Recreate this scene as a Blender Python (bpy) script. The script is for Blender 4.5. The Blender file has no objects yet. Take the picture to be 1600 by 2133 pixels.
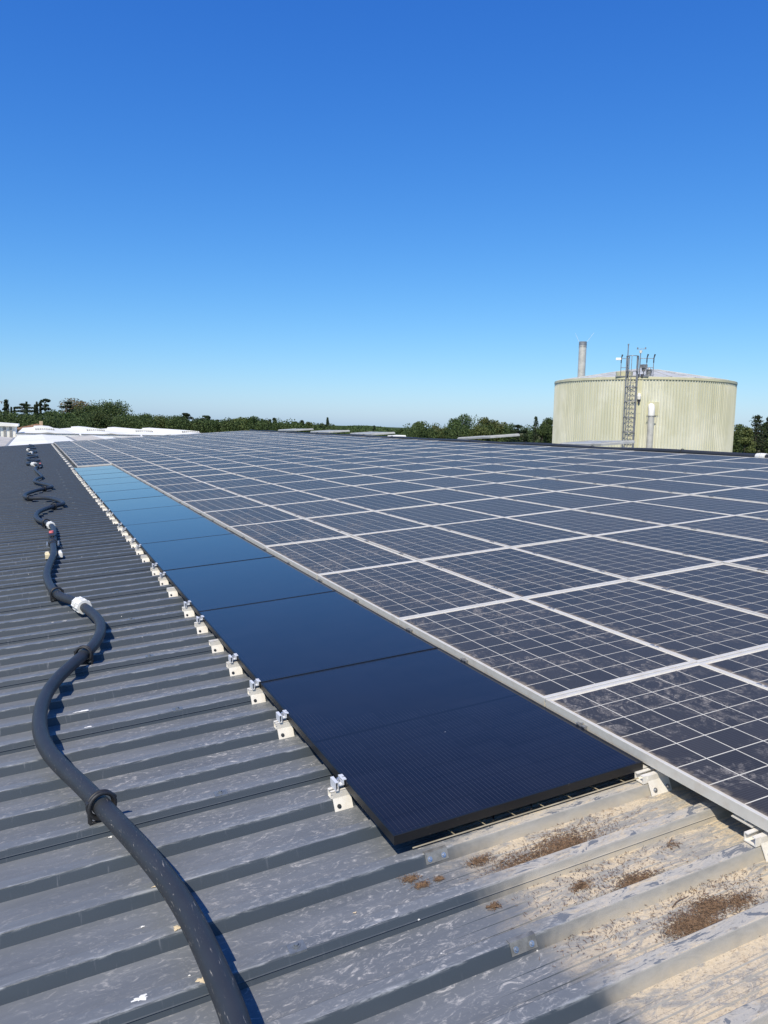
import bpy, bmesh, math, random
import numpy as np
from mathutils import Matrix, Vector

random.seed(7)
rng = np.random.default_rng(11)
scn = bpy.context.scene
COL = scn.collection
R = math.radians

# ------------------------------------------------------------------ camera
PITCH = R(4.5)                                   # the roof rises to the right
cam_d = bpy.data.cameras.new('Camera')
cam = bpy.data.objects.new('Camera', cam_d)
COL.objects.link(cam)
cam_d.sensor_fit = 'HORIZONTAL'
cam_d.sensor_width = 36.0
cam_d.lens = 36.0 * 1610 / 1600
cam_d.clip_start = 0.05
cam_d.clip_end = 20000
right = Vector((0.91058289, -0.41267993, 0.02311003))
down = Vector((-0.02384269, -0.10826389, -0.99383623))
fwd = Vector((0.41263825, 0.90441926, -0.10842264))
cm = Matrix.Identity(4)
for i in range(3):
    cm[i][0], cm[i][1], cm[i][2] = right[i], -down[i], -fwd[i]
cm.translation = (-2.23355, -2.98341, 1.29263)
cam.matrix_world = cm
scn.camera = cam

# ------------------------------------------------------------------ sky, sun, exposure
SUN = Vector((-0.4417, -0.4758, 0.7606)).normalized()
world = bpy.data.worlds.new('World')
scn.world = world
world.use_nodes = True
wn = world.node_tree
for n in list(wn.nodes):
    wn.nodes.remove(n)
sky = wn.nodes.new('ShaderNodeTexSky')
sky.sky_type = 'NISHITA'
sky.sun_disc = False
sky.sun_elevation = math.asin(SUN.z)
sky.sun_rotation = math.atan2(SUN.x, SUN.y)
sky.altitude = 0
sky.air_density = 1.0
sky.dust_density = 0.45
sky.ozone_density = 1.0
bg = wn.nodes.new('ShaderNodeBackground')
bg.inputs['Strength'].default_value = 0.1
wo = wn.nodes.new('ShaderNodeOutputWorld')
# film response of the deep summer blue: one curve per channel over the whole sky
sepc = wn.nodes.new('ShaderNodeSeparateColor')
comb = wn.nodes.new('ShaderNodeCombineColor')
wn.links.new(sky.outputs[0], sepc.inputs[0])
for ch, (gain, power) in enumerate(((0.56, 1.52), (0.75, 1.08), (1.04, 0.62))):
    m0 = wn.nodes.new('ShaderNodeMath'); m0.operation = 'MULTIPLY'; m0.inputs[1].default_value = 0.13
    m1 = wn.nodes.new('ShaderNodeMath'); m1.operation = 'POWER'; m1.inputs[1].default_value = power
    m2 = wn.nodes.new('ShaderNodeMath'); m2.operation = 'MULTIPLY'; m2.inputs[1].default_value = gain * 10
    wn.links.new(sepc.outputs[ch], m0.inputs[0]); wn.links.new(m0.outputs[0], m1.inputs[0])
    wn.links.new(m1.outputs[0], m2.inputs[0]); wn.links.new(m2.outputs[0], comb.inputs[ch])
wn.links.new(comb.outputs[0], bg.inputs[0])
wn.links.new(bg.outputs[0], wo.inputs[0])
sl = bpy.data.lights.new('Sun', 'SUN')
sl.energy = 5.0
sl.angle = R(0.53)
sl.color = (1.0, 0.905, 0.74)
sun = bpy.data.objects.new('Sun', sl)
COL.objects.link(sun)
sun.rotation_euler = SUN.to_track_quat('Z', 'Y').to_euler()
sun.location = (-30, -30, 60)
vs = scn.view_settings
vs.view_transform = 'Standard'
vs.look = 'None'
vs.exposure = 0.0
vs.gamma = 1.0
vs.use_curve_mapping = False
scn.cycles.max_bounces = 6
scn.cycles.use_denoising = True
scn.cycles.denoising_input_passes = 'RGB_ALBEDO_NORMAL'
scn.cycles.denoising_prefilter = 'ACCURATE'

# ------------------------------------------------------------------ helpers
MR = Matrix.Rotation(-PITCH, 4, 'Y')             # roof frame (u, v, n) to world
GROUND = -8.0
RIBTOP, PAN, PITCHV, RIB0 = -0.10, -0.14, 0.2565, 1.086


def rib(k):
    return RIB0 + PITCHV * k


def tag(o, label=None, cat=None, group=None, kind=None):
    if label: o['label'] = label
    if cat: o['category'] = cat
    if group: o['group'] = group
    if kind: o['kind'] = kind
    return o


class MB:
    """collects shapes for one mesh"""
    def __init__(s):
        s.v = []; s.f = []; s.sm = []

    def add(s, vs, fs, smooth=False):
        b = len(s.v)
        s.v += [tuple(p) for p in vs]
        for f in fs:
            s.f.append(tuple(b + i for i in f)); s.sm.append(smooth)
        return s

    def box(s, x0, x1, y0, y1, z0, z1, bev=0.0, m=None):
        if bev <= 0:
            v = [(x0, y0, z0), (x1, y0, z0), (x1, y1, z0), (x0, y1, z0), (x0, y0, z1), (x1, y0, z1), (x1, y1, z1), (x0, y1, z1)]
            f = [(0, 3, 2, 1), (4, 5, 6, 7), (0, 1, 5, 4), (1, 2, 6, 5), (2, 3, 7, 6), (3, 0, 4, 7)]
        else:
            b = bev
            v = []
            for (z, i) in ((z0, 0), (z1 - b, 0), (z1, b)):
                v += [(x0 + i, y0 + i, z), (x1 - i, y0 + i, z), (x1 - i, y1 - i, z), (x0 + i, y1 - i, z)]
            f = [(0, 3, 2, 1), (8, 9, 10, 11)]
            for r in (0, 4):
                for k in range(4):
                    f.append((r + k, r + (k + 1) % 4, r + 4 + (k + 1) % 4, r + 4 + k))
        if m is not None:
            v = [tuple(m @ Vector(p)) for p in v]
        return s.add(v, f)

    def prism(s, poly, axis, a0, a1, smooth=False):
        """poly in the plane across axis, swept from a0 to a1"""
        n = len(poly)
        def P(p, a):
            return (a, p[0], p[1]) if axis == 'x' else (p[0], a, p[1]) if axis == 'y' else (p[0], p[1], a)
        v = [P(p, a0) for p in poly] + [P(p, a1) for p in poly]
        f = [(i, (i + 1) % n, n + (i + 1) % n, n + i) for i in range(n)]
        f += [tuple(range(n))[::-1], tuple(range(n, 2 * n))]
        return s.add(v, f, smooth)

    def cyl(s, p0, p1, r0, r1=None, n=12, caps=True, smooth=True):
        r1 = r0 if r1 is None else r1
        p0, p1 = Vector(p0), Vector(p1)
        d = (p1 - p0).normalized()
        a = d.orthogonal().normalized(); b = d.cross(a)
        v = []
        for p, r in ((p0, r0), (p1, r1)):
            for k in range(n):
                t = 2 * math.pi * k / n
                v.append(p + a * (r * math.cos(t)) + b * (r * math.sin(t)))
        s.add(v, [(k, (k + 1) % n, n + (k + 1) % n, n + k) for k in range(n)], smooth)
        if caps:
            s.add(v[:n], [tuple(range(n))[::-1]]); s.add(v[n:], [tuple(range(n))])
        return s

    def tube(s, pts, r, n=10, caps=True):
        pts = [Vector(p) for p in pts]
        rr = r if isinstance(r, (list, tuple)) else [r] * len(pts)
        T = []
        for i in range(len(pts)):
            T.append((pts[min(i + 1, len(pts) - 1)] - pts[max(i - 1, 0)]).normalized())
        a = T[0].orthogonal().normalized()
        v = []
        for i, p in enumerate(pts):
            a = (a - T[i] * a.dot(T[i])).normalized(); b = T[i].cross(a)
            for k in range(n):
                t = 2 * math.pi * k / n
                v.append(p + a * (rr[i] * math.cos(t)) + b * (rr[i] * math.sin(t)))
        f = []
        for i in range(len(pts) - 1):
            for k in range(n):
                f.append((i * n + k, i * n + (k + 1) % n, (i + 1) * n + (k + 1) % n, (i + 1) * n + k))
        s.add(v, f, True)
        if caps:
            s.add(v[:n], [tuple(range(n))[::-1]]); s.add(v[-n:], [tuple(range(n))])
        return s

    def ring(s, c, axis, R0, r, n=24, m=6, a0=0.0, a1=2 * math.pi):
        c = Vector(c); d = Vector(axis).normalized(); a = d.orthogonal().normalized(); b = d.cross(a)
        full = abs(a1 - a0 - 2 * math.pi) < 1e-6
        N = n if full else n + 1
        v = []
        for i in range(N):
            t = a0 + (a1 - a0) * i / n
            e = a * math.cos(t) + b * math.sin(t)
            for k in range(m):
                q = 2 * math.pi * k / m
                v.append(c + e * (R0 + r * math.cos(q)) + d * (r * math.sin(q)))
        f = []
        for i in range(N if full else N - 1):
            j = (i + 1) % N
            for k in range(m):
                f.append((i * m + k, j * m + k, j * m + (k + 1) % m, i * m + (k + 1) % m))
        return s.add(v, f, True)

    def mesh(s, name, mat=None):
        me = bpy.data.meshes.new(name)
        me.from_pydata(s.v, [], s.f)
        me.polygons.foreach_set('use_smooth', s.sm)
        if mat is not None:
            me.materials.append(mat)
        me.update()
        return me


def link(name, me, parent=None, loc=(0, 0, 0)):
    o = bpy.data.objects.new(name, me)
    COL.objects.link(o)
    if parent is not None:
        o.parent = parent
    o.location = loc
    return o


def on_roof(o, loc=(0, 0, 0), extra=None):
    o.matrix_world = MR @ Matrix.Translation(loc) @ (extra or Matrix.Identity(4))
    return o


def thing(name, label, cat, group=None, loc=None, roof=True, extra=None):
    o = bpy.data.objects.new(name, None)
    o.empty_display_size = 0.1
    COL.objects.link(o)
    tag(o, label, cat, group)
    if loc is not None:
        if roof: on_roof(o, loc, extra)
        else: o.matrix_world = Matrix.Translation(loc) @ (extra or Matrix.Identity(4))
    return o


ONES = 'zero first second third fourth fifth sixth seventh eighth ninth tenth eleventh twelfth thirteenth fourteenth fifteenth sixteenth seventeenth eighteenth nineteenth'.split()
TENS = {2: 'twenty', 3: 'thirty', 4: 'forty', 5: 'fifty'}


def nth(n):
    if n < 20: return ONES[n]
    t, u = divmod(n, 10)
    return (TENS[t][:-1] + 'ieth') if u == 0 else TENS[t] + '-' + ONES[u]


# ------------------------------------------------------------------ materials
class NT:
    def __init__(s, name):
        s.m = bpy.data.materials.new(name)
        s.m.use_nodes = True
        s.t = s.m.node_tree
        s.b = s.t.nodes['Principled BSDF']

    def n(s, typ, **kw):
        o = s.t.nodes.new(typ)
        for k, v in kw.items():
            if k == 'i':
                for q, w in v.items():
                    if hasattr(w, 'is_output'): s.t.links.new(w, o.inputs[q])
                    else: o.inputs[q].default_value = w
            else:
                setattr(o, k, v)
        return o

    def math(s, op, a, b=0.0, c=0.0, clamp=False):
        o = s.n('ShaderNodeMath', operation=op, use_clamp=clamp, i={0: a, 1: b, 2: c})
        return o.outputs[0]

    def mix(s, fac, a, b, mode='MIX'):
        o = s.n('ShaderNodeMix', data_type='RGBA', blend_type=mode, clamp_factor=True)
        for q, w in ((0, fac), (6, a), (7, b)):
            if hasattr(w, 'is_output'): s.t.links.new(w, o.inputs[q])
            else: o.inputs[q].default_value = w if q == 0 else (*w, 1.0)
        return o.outputs[2]

    def noise(s, vec, scale, detail=4, rough=0.55, dist=0.0, col=False):
        o = s.n('ShaderNodeTexNoise', i={'Vector': vec, 'Scale': scale, 'Detail': detail, 'Roughness': rough, 'Distortion': dist})
        return o.outputs[1 if col else 0]

    def ramp(s, f, a, b):
        o = s.n('ShaderNodeMapRange', interpolation_type='SMOOTHSTEP', i={0: f, 1: a, 2: b, 3: 0.0, 4: 1.0})
        return o.outputs[0]

    def scale(s, vec, xyz):
        return s.n('ShaderNodeVectorMath', operation='MULTIPLY', i={0: vec, 1: xyz}).outputs[0]

    def sep(s, vec):
        return s.n('ShaderNodeSeparateXYZ', i={0: vec}).outputs

    def pos(s):
        return s.n('ShaderNodeNewGeometry').outputs['Position']

    def roofpos(s, what='Position'):
        g = s.n('ShaderNodeNewGeometry').outputs[what]
        return s.n('ShaderNodeVectorRotate', rotation_type='Y_AXIS', i={'Vector': g, 'Angle': PITCH}).outputs[0]

    def obj(s):
        return s.n('ShaderNodeTexCoord').outputs['Object']

    def set(s, **kw):
        for k, v in kw.items():
            k = {'col': 'Base Color', 'rough': 'Roughness', 'metal': 'Metallic', 'spec': 'Specular IOR Level', 'sheen': 'Sheen Weight',
                 'sheenr': 'Sheen Roughness', 'sheent': 'Sheen Tint', 'normal': 'Normal', 'coat': 'Coat Weight', 'coatr': 'Coat Roughness', 'ior': 'IOR'}[k]
            if hasattr(v, 'is_output'): s.t.links.new(v, s.b.inputs[k])
            elif isinstance(v, tuple): s.b.inputs[k].default_value = (*v, 1.0)
            else: s.b.inputs[k].default_value = v
        return s

    def bump(s, h, strength=0.3, dist=0.01):
        return s.n('ShaderNodeBump', i={'Height': h, 'Strength': strength, 'Distance': dist}).outputs[0]


def simple(name, col, rough=0.5, metal=0.0, var=0.25, scale=8.0, spec=0.5):
    t = NT(name)
    p = t.pos()
    a = t.noise(p, scale, 5)
    c = t.mix(t.ramp(a, 0.3, 0.7), tuple(x * (1 - var) for x in col), tuple(min(1, x * (1 + var * 0.6)) for x in col))
    t.set(col=c, rough=rough, metal=metal, spec=spec)
    return t.m


def m_roof():
    t = NT('ribbed_roof_paint')
    p = t.roofpos()
    nz = t.sep(t.roofpos('True Normal'))[2]
    flat = t.ramp(nz, 0.80, 0.97)
    s = t.sep(p)
    # dark factory paint with chalky scuffs
    big = t.noise(p, 0.9, 3)
    paint = t.mix(t.noise(t.scale(p, (0.7, 3, 3)), 3.0, 5, 0.6), (0.038, 0.050, 0.064), (0.062, 0.075, 0.090))
    sw = t.noise(t.scale(p, (0.55, 1.0, 1.0)), 24.0, 7, 0.66, 2.2)
    fine = t.noise(t.scale(p, (0.4, 1.0, 1.0)), 90.0, 4, 0.6, 1.2)
    mott = t.noise(t.scale(p, (0.7, 1.0, 1.0)), 46.0, 6, 0.72, 1.5)
    scuff = t.math('MAXIMUM', t.math('MULTIPLY', t.ramp(sw, 0.50, 0.70), t.ramp(fine, 0.34, 0.62)), t.math('MULTIPLY', t.ramp(mott, 0.56, 0.72), 0.45))
    near = t.ramp(t.math('ADD', s[0], t.math('MULTIPLY', big, 1.6)), -2.1, -0.2)
    amt = t.math('MULTIPLY', t.math('ADD', 0.18, t.math('MULTIPLY', near, 1.05)), t.ramp(t.noise(p, 2.3, 4, 0.6), 0.26, 0.60))
    scuff = t.math('MULTIPLY', scuff, t.math('MULTIPLY', amt, flat))
    front_wt = t.math('ADD', 0.06, t.math('MULTIPLY', t.ramp(s[1], 13.0, 0.0), 0.94))  # full at the front, falling off towards the far end
    film = t.math('ADD', 0.17, t.math('MULTIPLY', t.noise(t.scale(p, (0.35, 1.6, 1)), 5.0, 5, 0.6), 0.55))
    film = t.math('MULTIPLY', t.math('MULTIPLY', film, front_wt), flat)
    scuff = t.math('MULTIPLY', scuff, front_wt)
    paint = t.mix(front_wt, t.mix(0.45, paint, (0.008, 0.014, 0.026)), paint)  # paint turns darker and bluer towards the far end
    c = t.mix(film, paint, (0.27, 0.282, 0.295))
    c = t.mix(scuff, c, (0.47, 0.455, 0.435))
    # paler streaky band along the near edge of each rib
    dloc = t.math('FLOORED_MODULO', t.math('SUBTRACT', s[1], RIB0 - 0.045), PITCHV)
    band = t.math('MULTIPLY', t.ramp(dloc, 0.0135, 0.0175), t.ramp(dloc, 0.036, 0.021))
    edge_pale = t.math('MULTIPLY', band, t.ramp(t.noise(t.scale(p, (0.35, 2.5, 2.5)), 26.0, 6, 0.7, 0.8), 0.44, 0.66))
    edge_pale = t.math('MULTIPLY', edge_pale, t.math('MULTIPLY', front_wt, 0.45))
    c = t.mix(edge_pale, c, (0.50, 0.52, 0.54))
    # drips and chalk streaks down the rib sides
    drip = t.ramp(t.noise(t.scale(p, (1.0, 0.12, 0.12)), 60.0, 4, 0.6), 0.60, 0.80)
    drip = t.math('MULTIPLY', drip, t.math('MULTIPLY', t.math('SUBTRACT', 1.0, flat), t.math('ADD', 0.12, t.math('MULTIPLY', t.ramp(s[0], -1.7, -2.2), 0.38))))
    c = t.mix(drip, c, (0.30, 0.31, 0.34))
    # specks of bird lime
    v = t.n('ShaderNodeTexVoronoi', feature='F1', i={'Vector': p, 'Scale': 16.0, 'Randomness': 1.0})
    keep = t.math('GREATER_THAN', t.sep(v.outputs['Color'])[0], 0.86)
    speck = t.math('MULTIPLY', t.math('LESS_THAN', v.outputs['Distance'], t.math('MULTIPLY', t.sep(v.outputs['Color'])[1], 0.07)), keep)
    c = t.mix(t.math('MULTIPLY', speck, 0.8), c, (0.72, 0.71, 0.66))
    # unpainted dusty metal beyond the sprayed edge
    edge = t.math('ADD', s[0], t.math('MULTIPLY', t.math('SUBTRACT', t.noise(t.scale(p, (1, 0.8, 0.8)), 4.2, 4, 0.6), 0.5), 0.55))
    bare = t.ramp(edge, -1.02, -0.70)
    metal = t.mix(t.noise(t.scale(p, (0.5, 3, 1)), 18.0, 6, 0.65, 0.8), (0.17, 0.17, 0.16), (0.42, 0.40, 0.36))
    dst = t.ramp(t.noise(t.scale(p, (0.6, 1.5, 1)), 11.0, 8, 0.76, 1.1), 0.42, 0.57)
    grain = t.noise(p, 160.0, 3, 0.7)
    sand = t.mix(grain, (0.40, 0.31, 0.19), (0.80, 0.68, 0.49))
    metal = t.mix(t.math('MULTIPLY', dst, t.math('MULTIPLY', flat, 0.93)), metal, sand)
    grit = t.math('MULTIPLY', t.ramp(t.noise(t.scale(p, (0.8, 1.2, 1)), 130.0, 5, 0.75, 0.6), 0.56, 0.62), flat)
    metal = t.mix(t.math('MULTIPLY', grit, 0.62), metal, (0.17, 0.135, 0.095))
    pale = t.math('MULTIPLY', t.ramp(t.noise(t.scale(p, (0.6, 1.3, 1)), 75.0, 6, 0.75, 1.2), 0.57, 0.64), flat)
    metal = t.mix(t.math('MULTIPLY', pale, 0.5), metal, (0.62, 0.57, 0.48))
    blot = t.math('MULTIPLY', t.ramp(t.noise(t.scale(p, (0.8, 1.2, 1)), 30.0, 6, 0.72, 1.6), 0.58, 0.66), flat)
    metal = t.mix(t.math('MULTIPLY', blot, 0.6), metal, (0.13, 0.14, 0.165))
    stain = t.math('MULTIPLY', t.ramp(t.noise(p, 7.5, 6, 0.7, 0.6), 0.60, 0.72), flat)
    metal = t.mix(t.math('MULTIPLY', stain, 0.55), metal, (0.20, 0.115, 0.06))
    top = t.math('MULTIPLY', t.ramp(dloc, 0.016, 0.021), t.ramp(dloc, 0.068, 0.062))
    worn = t.noise(t.scale(p, (0.5, 1.4, 1)), 17.0, 7, 0.72, 1.0)
    metal = t.mix(t.math('MULTIPLY', t.math('MULTIPLY', top, t.ramp(worn, 0.40, 0.48)), 0.70), metal, (0.45, 0.425, 0.375))
    metal = t.mix(t.math('MULTIPLY', t.math('MULTIPLY', top, t.ramp(worn, 0.53, 0.57)), 0.85), metal, (0.10, 0.12, 0.15))
    foot = t.math('MULTIPLY', t.math('SUBTRACT', 1.0, flat), t.ramp(dloc, 0.016, 0.001))
    metal = t.mix(t.math('MULTIPLY', foot, t.math('MULTIPLY', t.noise(p, 30.0, 5), 0.7)), metal, (0.50, 0.41, 0.27))
    c = t.mix(bare, c, metal)
    rg = t.math('ADD', 0.42, t.math('MULTIPLY', t.math('ADD', scuff, t.math('MULTIPLY', bare, 0.5)), 0.5), clamp=True)
    h = t.math('ADD', t.math('MULTIPLY', t.noise(t.scale(p, (0.3, 1, 1)), 3.0, 2), 1.0), t.math('MULTIPLY', t.math('MULTIPLY', grain, bare), 0.12))
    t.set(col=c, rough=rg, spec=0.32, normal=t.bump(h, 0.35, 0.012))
    return t.m


def dust_nodes(t, base, clean=1.0):
    """wind-blown dust dried on the old glass, thicker along the low edge of each panel"""
    p = t.roofpos()
    u = t.sep(p)[0]
    lu = t.math('FLOORED_MODULO', t.math('SUBTRACT', u, 0.008), 1.01)
    sw = t.noise(t.scale(p, (1.0, 0.8, 0.0)), 9.0, 8, 0.72, 2.6)
    fn = t.noise(t.scale(p, (1.0, 0.55, 0.0)), 55.0, 5, 0.7, 2.0)
    patch = t.ramp(t.noise(t.scale(p, (1, 1, 0)), 2.2, 4), 0.40, 0.60)
    m = t.math('MULTIPLY', t.ramp(sw, 0.44, 0.64), t.math('ADD', 0.25, t.math('MULTIPLY', t.ramp(fn, 0.42, 0.62), 0.75)))
    m = t.math('MULTIPLY', t.math('MULTIPLY', m, patch), t.math('ADD', 0.16, t.math('MULTIPLY', t.ramp(u, 2.4, 0.2), 0.52)))
    edge = t.math('MULTIPLY', t.ramp(t.math('ADD', lu, t.math('MULTIPLY', t.math('SUBTRACT', t.noise(p, 16.0, 7, 0.72), 0.5), 0.13)), 0.062, 0.002), 0.55)
    film = t.math('ADD', 0.018, t.math('MULTIPLY', t.noise(t.scale(p, (1, 1, 0)), 0.8, 4), 0.030))
    ri = t.n('ShaderNodeObjectInfo').outputs['Random']
    film = t.math('MULTIPLY', film, t.math('ADD', 0.7, t.math('MULTIPLY', ri, 0.6)))
    k = t.math('MAXIMUM', t.math('MAXIMUM', m, edge), film)
    tint = t.mix(t.math('GREATER_THAN', edge, m), (0.43, 0.395, 0.36), (0.46, 0.385, 0.29))
    c = t.mix(k, base, tint)
    t.set(col=c, rough=t.math('ADD', 0.34, t.math('MULTIPLY', k, 0.6), clamp=True), spec=0.09, sheen=0.19, sheenr=0.38, sheent=(0.95, 0.74, 0.52))
    return t


def m_cell():
    t = NT('old_cell_silicon')
    p = t.roofpos()
    ri = t.n('ShaderNodeObjectInfo').outputs['Random']
    isl = t.n('ShaderNodeNewGeometry').outputs['Random Per Island']
    a = t.mix(t.math('ADD', t.math('MULTIPLY', isl, 0.6), t.math('MULTIPLY', ri, 0.4)), (0.014, 0.0140, 0.018), (0.022, 0.0225, 0.030))
    lo = t.sep(p)
    f = t.math('LESS_THAN', t.math('PINGPONG', lo[1], 0.006), 0.0009)
    a = t.mix(t.math('MULTIPLY', f, 0.12), a, (0.35, 0.36, 0.38))
    return dust_nodes(t, a).m


def m_backsheet():
    t = NT('old_backsheet_white')
    return dust_nodes(t, (0.70, 0.67, 0.58)).m


def m_alu(name='anodised_aluminium', dirt=0.30, base=(0.69, 0.665, 0.60)):
    t = NT(name)
    p = t.pos()
    d = t.math('MULTIPLY', t.ramp(t.noise(p, 14.0, 6, 0.7), 0.42, 0.72), dirt)
    c = t.mix(t.noise(p, 40.0, 3), tuple(x * 0.85 for x in base), base)
    c = t.mix(d, c, (0.43, 0.34, 0.24))
    t.set(col=c, rough=0.5, metal=0.1, spec=0.5)
    return t.m


def m_black_glass():
    t = NT('black_module_glass')
    o = t.sep(t.obj())
    rp = t.roofpos()
    # wires run the long way; six cell columns across, half-cut cells along
    wx = t.math('PINGPONG', t.math('SUBTRACT', o[0], 0.021), 0.0091)
    wire = t.math('LESS_THAN', wx, 0.0007)
    cx = t.math('PINGPONG', t.math('SUBTRACT', o[0], 0.021), 0.0910)
    gapx = t.math('LESS_THAN', cx, 0.0016)
    cy = t.math('PINGPONG', t.math('SUBTRACT', o[1], 0.0255), 0.0465)
    gapy = t.math('LESS_THAN', cy, 0.0016)
    mid = t.math('LESS_THAN', t.math('ABSOLUTE', t.math('SUBTRACT', o[1], 0.861)), 0.009)
    gap = t.math('MAXIMUM', gapy, mid)
    isl = t.n('ShaderNodeTexWhiteNoise', noise_dimensions='2D', i={'Vector': t.n('ShaderNodeVectorMath', operation='FLOOR', i={0: t.n('ShaderNodeVectorMath', operation='MULTIPLY', i={0: t.obj(), 1: (1 / 0.182, 1 / 0.093, 0)}).outputs[0]}).outputs[0]}).outputs[0]
    c = t.mix(isl, (0.0035, 0.005, 0.011), (0.006, 0.008, 0.016))
    c = t.mix(t.math('MULTIPLY', wire, t.math('SUBTRACT', 1.0, gap)), c, (0.034, 0.034, 0.036))
    c = t.mix(t.math('MAXIMUM', gap, t.math('MULTIPLY', gapx, 0.3)), c, (0.002, 0.0025, 0.004))
    film = t.math('ADD', 0.004, t.math('MULTIPLY', t.noise(rp, 3.0, 6, 0.65, 0.5), 0.022))
    c = t.mix(film, c, (0.42, 0.37, 0.32))
    v = t.n('ShaderNodeTexVoronoi', feature='F1', i={'Vector': rp, 'Scale': 9.0})
    keep = t.math('GREATER_THAN', t.sep(v.outputs['Color'])[0], 0.93)
    sp = t.math('MULTIPLY', t.math('LESS_THAN', v.outputs['Distance'], 0.03), keep)
    c = t.mix(t.math('MULTIPLY', sp, 0.7), c, (0.6, 0.6, 0.58))
    rgh = t.math('ADD', 0.07, t.math('MULTIPLY', t.noise(rp, 5.0, 5), 0.05))
    t.set(col=c, rough=rgh, spec=0.34, sheen=0.075, sheenr=0.35, sheent=(0.9, 0.75, 0.65))
    return t.m


def m_black_frame():
    t = NT('black_anodised_frame')
    p = t.pos()
    sc = t.ramp(t.noise(t.scale(p, (1, 1, 1)), 28.0, 6, 0.7, 1.0), 0.60, 0.74)
    c = t.mix(t.math('MULTIPLY', sc, 0.30), (0.008, 0.0085, 0.010), (0.15, 0.135, 0.11))
    t.set(col=c, rough=0.42, spec=0.5)
    return t.m


def m_hose():
    t = NT('black_polyethylene')
    p = t.roofpos()
    scr = t.ramp(t.noise(t.scale(p, (26, 1.6, 26)), 7.0, 6, 0.7, 0.5), 0.60, 0.70)
    dust = t.math('MULTIPLY', t.noise(p, 6.0, 5), 0.10)
    c = t.mix(dust, (0.020, 0.023, 0.028), (0.20, 0.215, 0.24))
    c = t.mix(t.math('MULTIPLY', scr, t.math('ADD', 0.25, t.math('MULTIPLY', t.ramp(t.sep(p)[1], 0.6, -0.4), 0.6))), c, (0.38, 0.35, 0.31))
    t.set(col=c, rough=0.5, spec=0.45)
    return t.m


def m_tank():
    t = NT('tank_cladding')
    o = t.sep(t.obj())
    p = t.obj()
    st = t.noise(t.scale(p, (1.0, 1.0, 0.06)), 2.6, 6, 0.65)
    bl = t.noise(p, 0.45, 5, 0.6)
    c = t.mix(t.ramp(st, 0.35, 0.7), (0.52, 0.52, 0.385), (0.61, 0.605, 0.47))
    c = t.mix(t.math('MULTIPLY', t.ramp(bl, 0.42, 0.70), 0.55), c, (0.72, 0.715, 0.62))
    dk = t.ramp(t.noise(t.scale(p, (1.0, 1.0, 0.03)), 5.0, 4, 0.6), 0.58, 0.75)
    c = t.mix(t.math('MULTIPLY', dk, 0.16), c, (0.30, 0.28, 0.19))
    t.set(col=c, rough=0.55, spec=0.4)
    return t.m


def m_leaf(name, a, b, trans=0.25):
    t = NT(name)
    isl = t.n('ShaderNodeNewGeometry').outputs['Random Per Island']
    ri = t.n('ShaderNodeObjectInfo').outputs['Random']
    c = t.mix(isl, a, b)
    hs = t.n('ShaderNodeHueSaturation', i={'Hue': t.math('ADD', 0.485, t.math('MULTIPLY', ri, 0.03)), 'Value': t.math('ADD', 0.8, t.math('MULTIPLY', ri, 0.4)), 'Color': c})
    t.set(col=hs.outputs[0], rough=0.7, spec=0.25)
    tr = t.n('ShaderNodeBsdfTranslucent', i={'Color': hs.outputs[0]})
    mx = t.n('ShaderNodeMixShader', i={0: trans, 1: t.b.outputs[0], 2: tr.outputs[0]})
    t.t.links.new(mx.outputs[0], t.t.nodes['Material Output'].inputs[0])
    return t.m


M = {}
M['roof'] = m_roof()
M['cell'] = m_cell()
M['backsheet'] = m_backsheet()
M['alu'] = m_alu()
M['alu_clean'] = m_alu('mill_aluminium', 0.12, (0.70, 0.72, 0.75))
M['strip'] = m_alu('gap_reflection_grey', 0.3, (0.36, 0.39, 0.42))
M['bracket'] = m_alu('bracket_aluminium', 0.25, (0.83, 0.80, 0.735))
M['zinc'] = simple('zinc_steel', (0.55, 0.57, 0.60), 0.32, 0.8)
M['bolt_dark'] = simple('dark_bolt', (0.05, 0.055, 0.06), 0.4, 0.3)
M['bglass'] = m_black_glass()
M['bframe'] = m_black_frame()
M['hose'] = m_hose()
M['white_pvc'] = simple('white_plastic', (0.80, 0.79, 0.74), 0.45, 0, 0.15, 30)
M['cream_block'] = simple('cream_plastic', (0.78, 0.68, 0.46), 0.6, 0, 0.15, 30)
M['red'] = simple('faded_red_plastic', (0.72, 0.17, 0.17), 0.5, 0, 0.15, 40)
M['rubber'] = simple('black_rubber', (0.022, 0.023, 0.026), 0.55, 0, 0.3, 40)
M['tray'] = simple('galvanised_wire', (0.50, 0.43, 0.30), 0.45, 0.4)
M['tank'] = m_tank()
M['tankroof'] = simple('tank_roof_sheet', (0.52, 0.52, 0.49), 0.5, 0, 0.2, 1.5)
M['steel'] = simple('galvanised_steel', (0.31, 0.31, 0.31), 0.42, 0.5, 0.2, 6)
M['stainless'] = simple('stainless_pipe', (0.60, 0.57, 0.50), 0.36, 0.25, 0.15, 3)
M['tank_panel'] = simple('tank_smooth_panel', (0.58, 0.56, 0.37), 0.55, 0, 0.12, 1.0)
M['white_wall'] = simple('white_sheet', (0.84, 0.82, 0.76), 0.5, 0, 0.10, 0.6)
M['white_roof'] = simple('white_roofing', (0.86, 0.84, 0.77), 0.55, 0, 0.08, 0.25)
M['beige_roof'] = simple('weathered_roofing', (0.56, 0.52, 0.44), 0.6, 0, 0.18, 0.35)
M['grey_slat'] = simple('grey_slat', (0.30, 0.30, 0.29), 0.5, 0, 0.2, 1.0)
M['wall'] = simple('grey_cladding', (0.30, 0.31, 0.32), 0.5, 0, 0.15, 1.0)
M['vent'] = simple('vent_polycarbonate', (0.42, 0.42, 0.39), 0.4, 0, 0.15, 4)
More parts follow.
